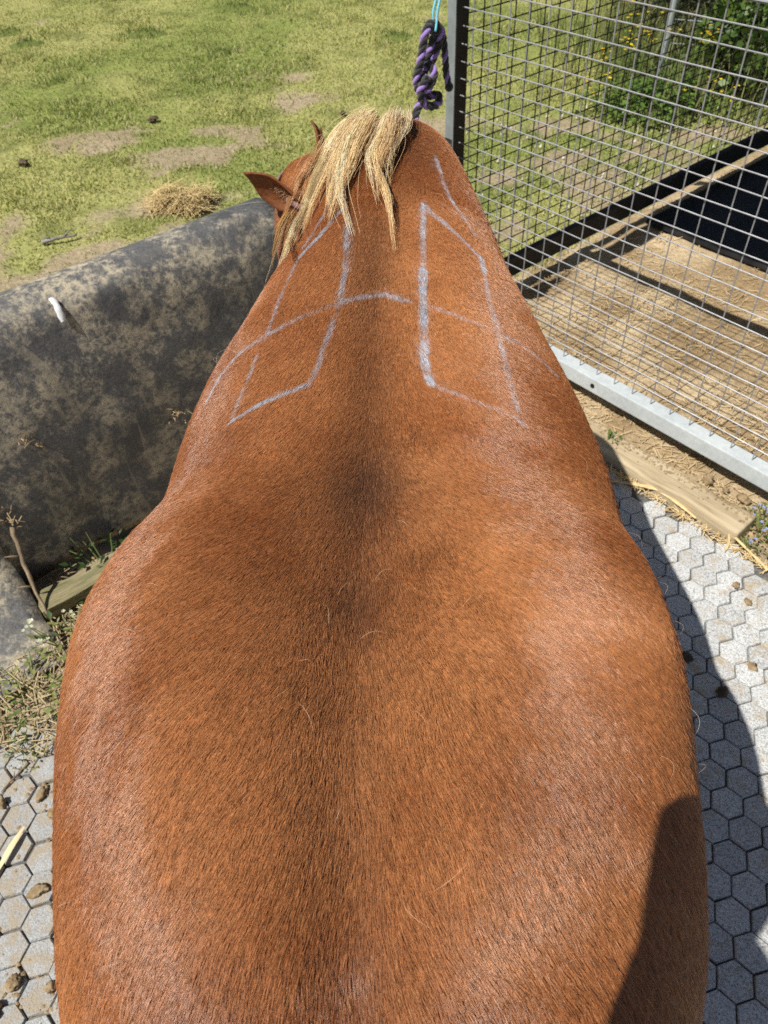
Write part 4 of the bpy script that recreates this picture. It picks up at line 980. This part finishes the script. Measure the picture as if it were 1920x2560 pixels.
def band(t, d, w, width, thick=.003):
    bm = bmesh.new(); c = P0 + (P1 - P0) * t; inner = []
    for i in range(36):
        a = i / 36 * 2 * math.pi; dv = fw * (math.cos(a) * d) + sd * (math.sin(a) * w); nn = dv.normalized()
        inner.append([bm.verts.new(c + dv + nn * k + ax * q) for k, q in ((0, -width / 2), (thick, -width / 2), (thick, width / 2), (0, width / 2))])
    for i in range(36):
        a, b = inner[i], inner[(i + 1) % 36]
        for k in range(4): bm.faces.new((a[k], a[(k + 1) % 4], b[(k + 1) % 4], b[k]))
    return bm
from_bm("headpiece", band(.06, .094, .089, .013), M['halter'], halter, True)
from_bm("noseband", band(.66, .090, .070, .022), M['halter'], halter, True)
for s_ in (-1, 1):
    bm = bmesh.new(); add_tube(bm, [P0 + (P1 - P0) * .08 + sd * (s_ * .094), P0 + (P1 - P0) * .35 + sd * (s_ * .093), P0 + (P1 - P0) * .66 + sd * (s_ * .074)], .006, 6)
    from_bm("cheekpiece", bm, M['halter'], halter, True)

for eb, et, ef in (((-.118, 1.515, 1.065), (-.232, 1.545, 1.145), (.1, -.9, -.5)), ((-.085, 1.665, 1.08), (-.088, 1.69, 1.175), (-.9, .1, .1))):
    eb, et, ef = np.array(eb), np.array(et), np.array(ef); n = 420; t = rng.random(n) * .8; ax_e = et - eb; sd_e = np.cross(ax_e, ef); sd_e /= np.linalg.norm(sd_e)
    r0 = eb + ax_e * t[:, None] + sd_e * (rng.normal(0, .010, n) * (1.1 - t))[:, None] - ef * .002
    d0 = ax_e / np.linalg.norm(ax_e) * .6 + sd_e * rng.normal(0, .5, n)[:, None] + ef * .35
    pe = np.stack([r0 + d0 * (.013 * s) for s in (0, .35, .7, 1.0)], 1)
    hair_object("ear_hair", pe, np.array([.0003, .0003, .0002, .0001]), lerp((.16, .06, .02), (.42, .22, .09), rng.random(n)), hm, pony)
# ---- mane and forelock: locks of flaxen hair
MANE = [([(0.0522,1.4074,1.2799),(0.0341,1.2888,1.2868),(0.018,1.2011,1.2816),(0.0252,1.1334,1.274),(0.0313,1.0961,1.2694),(0.0328,1.061,1.2655)],0.01,70,(0.72,0.51,0.26)),([(0.0431,1.3799,1.2827),(0.0234,1.2738,1.2846),(0.0063,1.2132,1.28),(0.0094,1.1556,1.2749)],0.009,60,(0.82,0.64,0.39)),([(0.0518,1.3247,1.2935),(0.046,1.2504,1.2919),(0.025,1.1776,1.2857),(0.0212,1.1454,1.2815)],0.011,60,(0.58,0.37,0.17)),([(0.0629,1.3613,1.2935),(0.047,1.2766,1.2949),(0.034,1.2195,1.292)],0.01,50,(0.82,0.64,0.39)),([(0.0174,1.3664,1.2818),(-0.011,1.2585,1.2779),(-0.0258,1.1866,1.2712),(-0.0386,1.1392,1.2639)],0.014,110,(0.72,0.51,0.26)),([(0.0094,1.3925,1.2747),(-0.0236,1.2954,1.269),(-0.0369,1.2059,1.2652),(-0.0389,1.126,1.2607),(-0.0353,1.0946,1.2599)],0.013,100,(0.82,0.64,0.39)),([(0.0042,1.3821,1.2722),(-0.0274,1.3031,1.2641),(-0.0449,1.2171,1.2586),(-0.0515,1.1374,1.2543)],0.012,80,(0.72,0.51,0.26)),([(0.0145,1.4154,1.2677),(-0.0178,1.3233,1.2656),(-0.0386,1.2589,1.2579),(-0.0516,1.1929,1.2529)],0.016,120,(0.72,0.51,0.26)),([(0.0121,1.444,1.2614),(-0.0255,1.358,1.2587),(-0.0491,1.2932,1.2481),(-0.0671,1.2339,1.2396),(-0.0831,1.1768,1.2322)],0.014,120,(0.72,0.51,0.26)),([(0.0218,1.4431,1.2648),(-0.0322,1.4006,1.2502),(-0.0588,1.3626,1.2276),(-0.0895,1.4028,1.1671),(-0.119,1.4863,1.0822),(-0.1102,1.1316,1.2145),(-0.117,1.0867,1.2156)],0.014,150,(0.82,0.64,0.39)),([(0.0273,1.4467,1.2628),(-0.0356,1.4257,1.2412),(-0.0656,1.4048,1.2117),(-0.0983,1.4771,1.1384),(-0.1236,1.4949,1.0831),(-0.1438,1.5059,1.0355),(-0.1209,1.0888,1.2092)],0.013,130,(0.72,0.51,0.26)),([(-0.0589,1.4947,1.1953),(-0.091,1.5533,1.1505),(-0.1214,1.5396,1.1251),(-0.1514,1.5214,1.0891)],0.016,110,(0.52,0.27,0.105)),([(-0.0513,1.4847,1.2051),(-0.0793,1.516,1.1733),(-0.1096,1.5606,1.1328),(-0.1326,1.5247,1.1138)],0.014,90,(0.6,0.35,0.15)),([(-0.0669,1.4907,1.1866),(-0.1044,1.5586,1.1351),(-0.1361,1.5294,1.1141),(-0.1594,1.5244,1.0728)],0.012,70,(0.46,0.22,0.08)),([(0.0192,1.4516,1.2557),(-0.0315,1.433,1.2374),(-0.0502,1.3873,1.2264),(-0.0778,1.416,1.182),(-0.103,1.4871,1.1169)],0.016,110,(0.58,0.37,0.17)),([(0.0802,1.4102,1.2774),(0.0761,1.3264,1.2857),(0.0628,1.271,1.2861),(0.0478,1.2263,1.2844)],0.007,34,(0.82,0.64,0.39)),([(0.0664,1.3757,1.284),(0.059,1.2852,1.2868),(0.0463,1.2264,1.2845),(0.0409,1.1869,1.281)],0.006,30,(0.72,0.51,0.26)),([(0.0566,1.4073,1.2839),(0.0434,1.3057,1.2915),(0.0438,1.2343,1.2891),(0.0361,1.1762,1.2838)],0.006,30,(0.82,0.64,0.39)),([(0.0434,1.3057,1.2955),(0.0317,1.2201,1.2919),(0.0204,1.1716,1.2869)],0.007,34,(0.72,0.51,0.26)),([(0.0236,1.1281,1.2692),(0.028,1.0969,1.2654),(0.0312,1.0688,1.2623),(0.0341,1.0472,1.26)],0.005,26,(0.72,0.51,0.26)),([(-0.1591,1.5159,1.0622),(-0.1825,1.5357,1.0222),(-0.2015,1.5605,0.97),(-0.2145,1.5919,0.9281)],0.006,60,(0.62,0.38,0.13)),([(-0.149,1.5117,1.0664),(-0.1676,1.5247,1.0213),(-0.182,1.5396,0.9789),(-0.1925,1.5546,0.9384)],0.006,30,(0.45,0.22,0.08))]


def locks(name, L_, per, seed):
    r_ = np.random.default_rng(seed); PTS = []; CC = []; K = 12
    for pts, wid, cnt_, tone in L_:
        path = np.array([tuple(p) for p in smooth_path(pts, K)])
        tg = np.gradient(path, axis=0); tg /= np.linalg.norm(tg, axis=1)[:, None]
        n = int(cnt_ * per * 1.25); a = r_.normal(0, 1, (n, 3)); sh = np.linspace(0, 1, K)
        prof = (1.0 - .60 * sh ** 1.5)[None, :, None] * wid
        wav = r_.normal(0, 1, (n, 3)); ph = r_.uniform(0, 6.28, n)
        fly = np.where(r_.random(n) < .10, 2.8, .58)[:, None, None]; off = a[:, None, :] * prof * .5 * (1 + (fly - 1) * (.3 + .7 * sh[None, :, None])) + wav[:, None, :] * np.sin(sh[None, :, None] * 6 + ph[:, None, None]) * .0032 * sh[None, :, None]
        off -= (off * tg[None]).sum(-1, keepdims=True) * tg[None]
        ln = np.clip(r_.normal(.88, .26, n), .3, 1.25); s0 = r_.uniform(-.03, .14, n) ** 1.0; s0 = np.clip(s0, 0, 1)
        q_ = np.clip(s0[:, None] + sh[None, :] * (ln - s0)[:, None], 0, 1.0) * (K - 1); i0 = np.minimum(q_.astype(int), K - 2); f_ = (q_ - i0)[..., None]
        p = path[i0] * (1 - f_) + path[i0 + 1] * f_ + off
        ex = np.clip(sh[None, :] * ln[:, None] - 1, 0, None)[..., None]; p = p + tg[-1] * ex * np.linalg.norm(path[-1] - path[0]) + np.array([0, 0, -1]) * ex * .04
        PTS.append(p); base = np.array(tone)
        CC.append(np.clip(base * np.exp(r_.normal(0, .26, n))[:, None], 0, .9))
    PTS = np.concatenate(PTS); CC = np.concatenate(CC)
    return hair_object(name, PTS, np.linspace(.00034, .00010, 12), CC, hm, pony)
if MANE: locks("mane", MANE, 1.0, 5)
# tail hair hangs behind, below the picture
TL = [([(-.04 + q * .015, -.24, 1.0), (-.04 + q * .03, -.30, .85), (-.04 + q * .04, -.31, .6), (-.04 + q * .03, -.30, .3)], .04, 90, (.42, .26, .11)) for q in (-1, 0, 1)]
locks("tail", TL, 1.0, 8)

# ================================================================== LEAD ROPE
def twist(bm_list, path, rad, turns_per_m, strands=3):
    P_ = [Vector(p) for p in path]; n = len(P_); Ls = [0]
    for a, b in zip(P_[:-1], P_[1:]): Ls.append(Ls[-1] + (b - a).length)
    tg = [(P_[min(i + 1, n - 1)] - P_[max(i - 1, 0)]).normalized() for i in range(n)]
    up = tg[0].orthogonal().normalized(); fr = []
    for i in range(n):
        up = (up - tg[i] * up.dot(tg[i])).normalized(); fr.append((up.copy(), tg[i].cross(up)))
    for s in range(strands):
        pts = []
        for i in range(n):
            a = Ls[i] * turns_per_m * 2 * math.pi + s * 2 * math.pi / strands
            pts.append(P_[i] + (fr[i][0] * math.cos(a) + fr[i][1] * math.sin(a)) * rad * .52)
        add_tube(bm_list[s], pts, rad * .56, 7)
def px(x, y, yy):                       # a spot the photograph shows, at forward distance yy
    d = CAM_F + CAM_X * ((x * 1920 / 1659 - 960) / 1900) + CAM_D * ((y * 1920 / 1659 - 1280) / 1900)
    return EYE + d * (yy / d.y)
rope = empty("lead_rope", px(925, 215, 2.6), "black and purple lead rope tied in a daisy chain knot beside the gate post", "lead rope")
b3 = [bmesh.new() for _ in range(3)]; RR = .0125
Y0 = 2.58
main = [Vector((-.06, 1.78, .72)), Vector((.03, 2.1, .64)), px(868, 350, 2.45), px(890, 285, 2.5), px(900, 240, 2.53), px(915, 212, Y0), px(912, 180, Y0 + .02), px(925, 120, Y0 + .03), px(940, 70, Y0 + .03)]
twist(b3, smooth_path(main, 90), RR, 17)
chain = [px(940, 72, Y0 + .03), px(925, 58, Y0), px(915, 90, Y0 - .02), px(908, 135, Y0 - .025), px(900, 165, Y0 - .025), px(905, 195, Y0 - .02), px(925, 190, Y0 - .035), px(938, 160, Y0 - .02), px(925, 140, Y0), px(905, 170, Y0 + .02), px(920, 205, Y0 + .02),
         px(945, 205, Y0 + .01), px(947, 222, Y0), px(932, 230, Y0 - .02), px(915, 222, Y0 - .03), px(908, 195, Y0 - .04), px(925, 165, Y0 - .04)]
twist(b3, smooth_path(chain, 130), RR, 17)
loop2 = [px(918, 70, Y0 + .01), px(930, 52, Y0 + .01), px(946, 58, Y0 + .02), px(950, 85, Y0 + .03), px(938, 120, Y0 + .03), px(925, 150, Y0 + .03)]
twist(b3, smooth_path(loop2, 50), RR, 17)
tail = [px(940, 60, Y0 + .03), px(952, 62, Y0 + .05), px(959, 95, Y0 + .06), px(962, 130, Y0 + .06), px(964, 160, Y0 + .06), px(970, 188, Y0 + .06)]
twist(b3, smooth_path(tail, 50), RR * .85, 17)
for s_, (bm, mt) in enumerate(zip(b3, ('rope_black', 'rope_purple', 'rope_black'))):
    from_bm("strand", bm, M[mt], rope, True)
bm = bmesh.new(); bmesh.ops.create_uvsphere(bm, u_segments=12, v_segments=8, radius=.014); bmesh.ops.translate(bm, verts=bm.verts, vec=tail[-1]); from_bm("end_whipping", bm, M['rope_black'], rope, True)
tw = empty("twine_loop", px(943, 20, 2.62), "loop of turquoise baler twine holding the knotted lead rope to the gate", "twine")
bm = bmesh.new()
topk = W(-1.04, .0, 1.26)
add_tube(bm, smooth_path([topk + Vector((-.028, -.01, 0)), px(940, 5, 2.62), px(936, 40, 2.60), px(940, 66, Y0 + .02)], 16), .0035, 6)
add_tube(bm, smooth_path([topk + Vector((-.022, -.02, .005)), px(949, 5, 2.61), px(944, 40, 2.59), px(941, 68, Y0 - .01)], 16), .0035, 6)
add_tube(bm, [topk + Vector((math.cos(a) * .04, math.sin(a) * .04, 0)) for a in np.linspace(0, 6.2832, 20)], .0035, 6)
from_bm("twine_strand", bm, M['twine'], tw, True)

# white chalk stroke on the mat, raised a little like a thick crayon mark
bm = bmesh.new(); CH = smooth_path([Vector(q) + Vector((.004, -.005, .004)) for q in ((-.8085, 1.7409, .7707), (-.7989, 1.7351, .7606), (-.7925, 1.7244, .7442), (-.7878, 1.7155, .7173))], 12); last = None
for i, p in enumerate(CH):
    w_ = (.0085 if 0 < i < 11 else .005) * random.uniform(.85, 1.15); s_ = GV * w_; nrm = Vector((GU.x, GU.y, .9)).normalized()
    r_ = [bm.verts.new(p - s_ + nrm * .0015), bm.verts.new(p - s_ * .6 + nrm * .005), bm.verts.new(p + s_ * .6 + nrm * .005), bm.verts.new(p + s_ + nrm * .0015)]
    if last:
        for k in range(3): bm.faces.new((last[k], last[k + 1], r_[k + 1], r_[k]))
    last = r_
from_bm("chalk_stroke", bm, M['chalk'], mat1, True)

# ================================================================== PHOTOGRAPHER (behind the lens; only the shadow is in the picture)
pc = EYE + CAM_X * -.060 + CAM_D * .062 - CAM_F * .010
ph = empty("phone", pc, "dark slab phone held up over the pony's rump", "phone")
bm = bmesh.new(); rot = Matrix((CAM_X, CAM_D, CAM_F)).transposed(); ol = [(sx_ * .036 + math.cos(a) * .020, sy_ * .060 + math.sin(a) * .020) for sx_, sy_, a0 in ((1, 1, 0), (-1, 1, 90), (-1, -1, 180), (1, -1, 270)) for a in [R(a0 + q * 15) for q in range(7)]]
fr_ = [bm.verts.new(pc + CAM_X * x + CAM_D * y + CAM_F * .004) for x, y in ol]; bk_ = [bm.verts.new(pc + CAM_X * x + CAM_D * y - CAM_F * .004) for x, y in ol]
bm.faces.new(fr_); bm.faces.new(bk_[::-1])
for q in range(len(ol)): bm.faces.new((fr_[q], bk_[q], bk_[(q + 1) % len(ol)], fr_[(q + 1) % len(ol)]))
bmesh.ops.recalc_face_normals(bm, faces=bm.faces); from_bm("case", bm, M['rope_black'], ph)
bm = bmesh.new(); add_box(bm, pc - CAM_F * .0045, (.098, .146, .001), rot); from_bm("screen", bm, M['eye'], ph)
def human():
    V = []; E = []; Rr = []
    def v(p, r, par=None):
        V.append(tuple(p)); Rr.append(r); i = len(V) - 1
        if par is not None: E.append((par, i))
        return i
    bx, by = -.29, -.42
    pel = v((bx, by, .95), (.16, .12)); sp = v((bx, by + .01, 1.12), (.15, .11), pel); chs = v((bx, by + .01, 1.32), (.17, .12), sp); nk = v((bx, by + .05, 1.50), (.075, .07), chs)
    hd1 = v((bx, by + .11, 1.62), (.07, .075), nk); hd2 = v((bx, by + .12, 1.73), (.082, .10), hd1); v((bx, by + .10, 1.81), (.06, .07), hd2)
    for s in (-1, 1):
        hip = v((bx + s * .09, by, .88), (.095, .10), pel); kn = v((bx + s * .11, by + .02, .50), (.062, .065), hip); an = v((bx + s * .12, by - .01, .10), (.042, .045), kn)
        hl = v((bx + s * .12, by + .0, .05), (.045, .05), an); v((bx + s * .14, by + .17, .035), (.042, .034), hl)
        shd = v((bx + s * .17, by + .02, 1.40), (.07, .07), chs); el = v((bx + s * .17 + .18, by + .15, 1.36), (.046, .046), shd)
        h0 = pc + CAM_X * (s * .049 + .004) + CAM_D * (.045 if s < 0 else .07) - CAM_F * .012
        wr = v(h0 + CAM_D * .07 - CAM_F * .02 + CAM_X * (s * .015), (.029, .026), el); pm = v(h0, (.036, .020), wr)
        for k in range(4):
            b = h0 - CAM_D * (.030 - k * .018) + CAM_X * (s * .002); f1 = v(b + CAM_F * .014, (.009, .009), pm); f2 = v(b + CAM_F * .030 - CAM_X * (s * .018), (.0085, .0085), f1)
            v(b + CAM_F * .029 - CAM_X * (s * (.036 + .004 * (k % 3))), (.0075, .0075), f2)
        t1 = v(h0 - CAM_F * .014 - CAM_D * .02, (.011, .011), pm); v(h0 - CAM_F * .012 - CAM_D * .04 - CAM_X * (s * .018), (.0095, .0095), t1)
    me = bpy.data.meshes.new("figure"); me.from_pydata(V, E, [])
    o = bpy.data.objects.new("figure", me); col.objects.link(o)
    md = o.modifiers.new("k", 'SKIN'); md.use_smooth_shade = True
    for d, r in zip(me.skin_vertices[0].data, Rr): d.radius = r
    me.skin_vertices[0].data[0].use_root = True
    sb = o.modifiers.new("s", 'SUBSURF'); sb.levels = 2; sb.render_levels = 2
    dg = bpy.context.evaluated_depsgraph_get(); me2 = bpy.data.meshes.new_from_object(o.evaluated_get(dg)); me2.name = "person"
    bpy.data.objects.remove(o); return me2, (bx, by)
hme, (bx, by) = human()
def flat(name, c, rough=.8):
    g = N(name, rough, .3); g.color(c); return g.m
hme.materials.clear()
for m_ in (flat("person_skin", (.50, .31, .22), .6), flat("blue_jeans", (.05, .08, .16)), flat("grey_shirt", (.22, .23, .25)), flat("boots", (.04, .03, .025))): hme.materials.append(m_)
for p in hme.polygons:
    c = p.center; fh = (Vector(c) - pc).length
    p.material_index = 3 if c.z < .12 else 1 if c.z < .98 else 0 if (c.z > 1.47 and abs(c.x - bx) < .14 and c.y < by + .25) or fh < .30 else 2
    p.use_smooth = True
me_o = bpy.data.objects.new("person", hme); col.objects.link(me_o)
tag(me_o, "person in grey shirt and blue jeans standing behind the pony holding up a phone", "person")
r_ = np.random.default_rng(3); n = 2600; d = r_.normal(0, 1, (n, 3)); d[:, 2] = np.abs(d[:, 2]); d /= np.linalg.norm(d, axis=1)[:, None]
hc0 = np.array([bx, by + .105, 1.735]); ok = ~((d[:, 1] > .35) & (d[:, 2] < .55)); d = d[ok]; root = hc0 + d * [.083, .10, .10]
class _O: pass
pts = np.stack([root + (np.array([0, -.35, -.9]) * .10 + d * .01) * t for t in np.linspace(0, 1, 5)], 1)
ho_ = hair_object("hair", pts, np.array([.002, .002, .002, .0018, .001]), np.tile([.09, .05, .03], (len(pts), 1)), hm, me_o)
for nm, off in (("eye", (.03, .098, .0)), ("eye", (-.03, .098, .0))):
    bm = bmesh.new(); bmesh.ops.create_uvsphere(bm, u_segments=10, v_segments=8, radius=.012); bmesh.ops.translate(bm, verts=bm.verts, vec=hc0 + np.array(off)); from_bm(nm, bm, M['eye'], me_o, True)
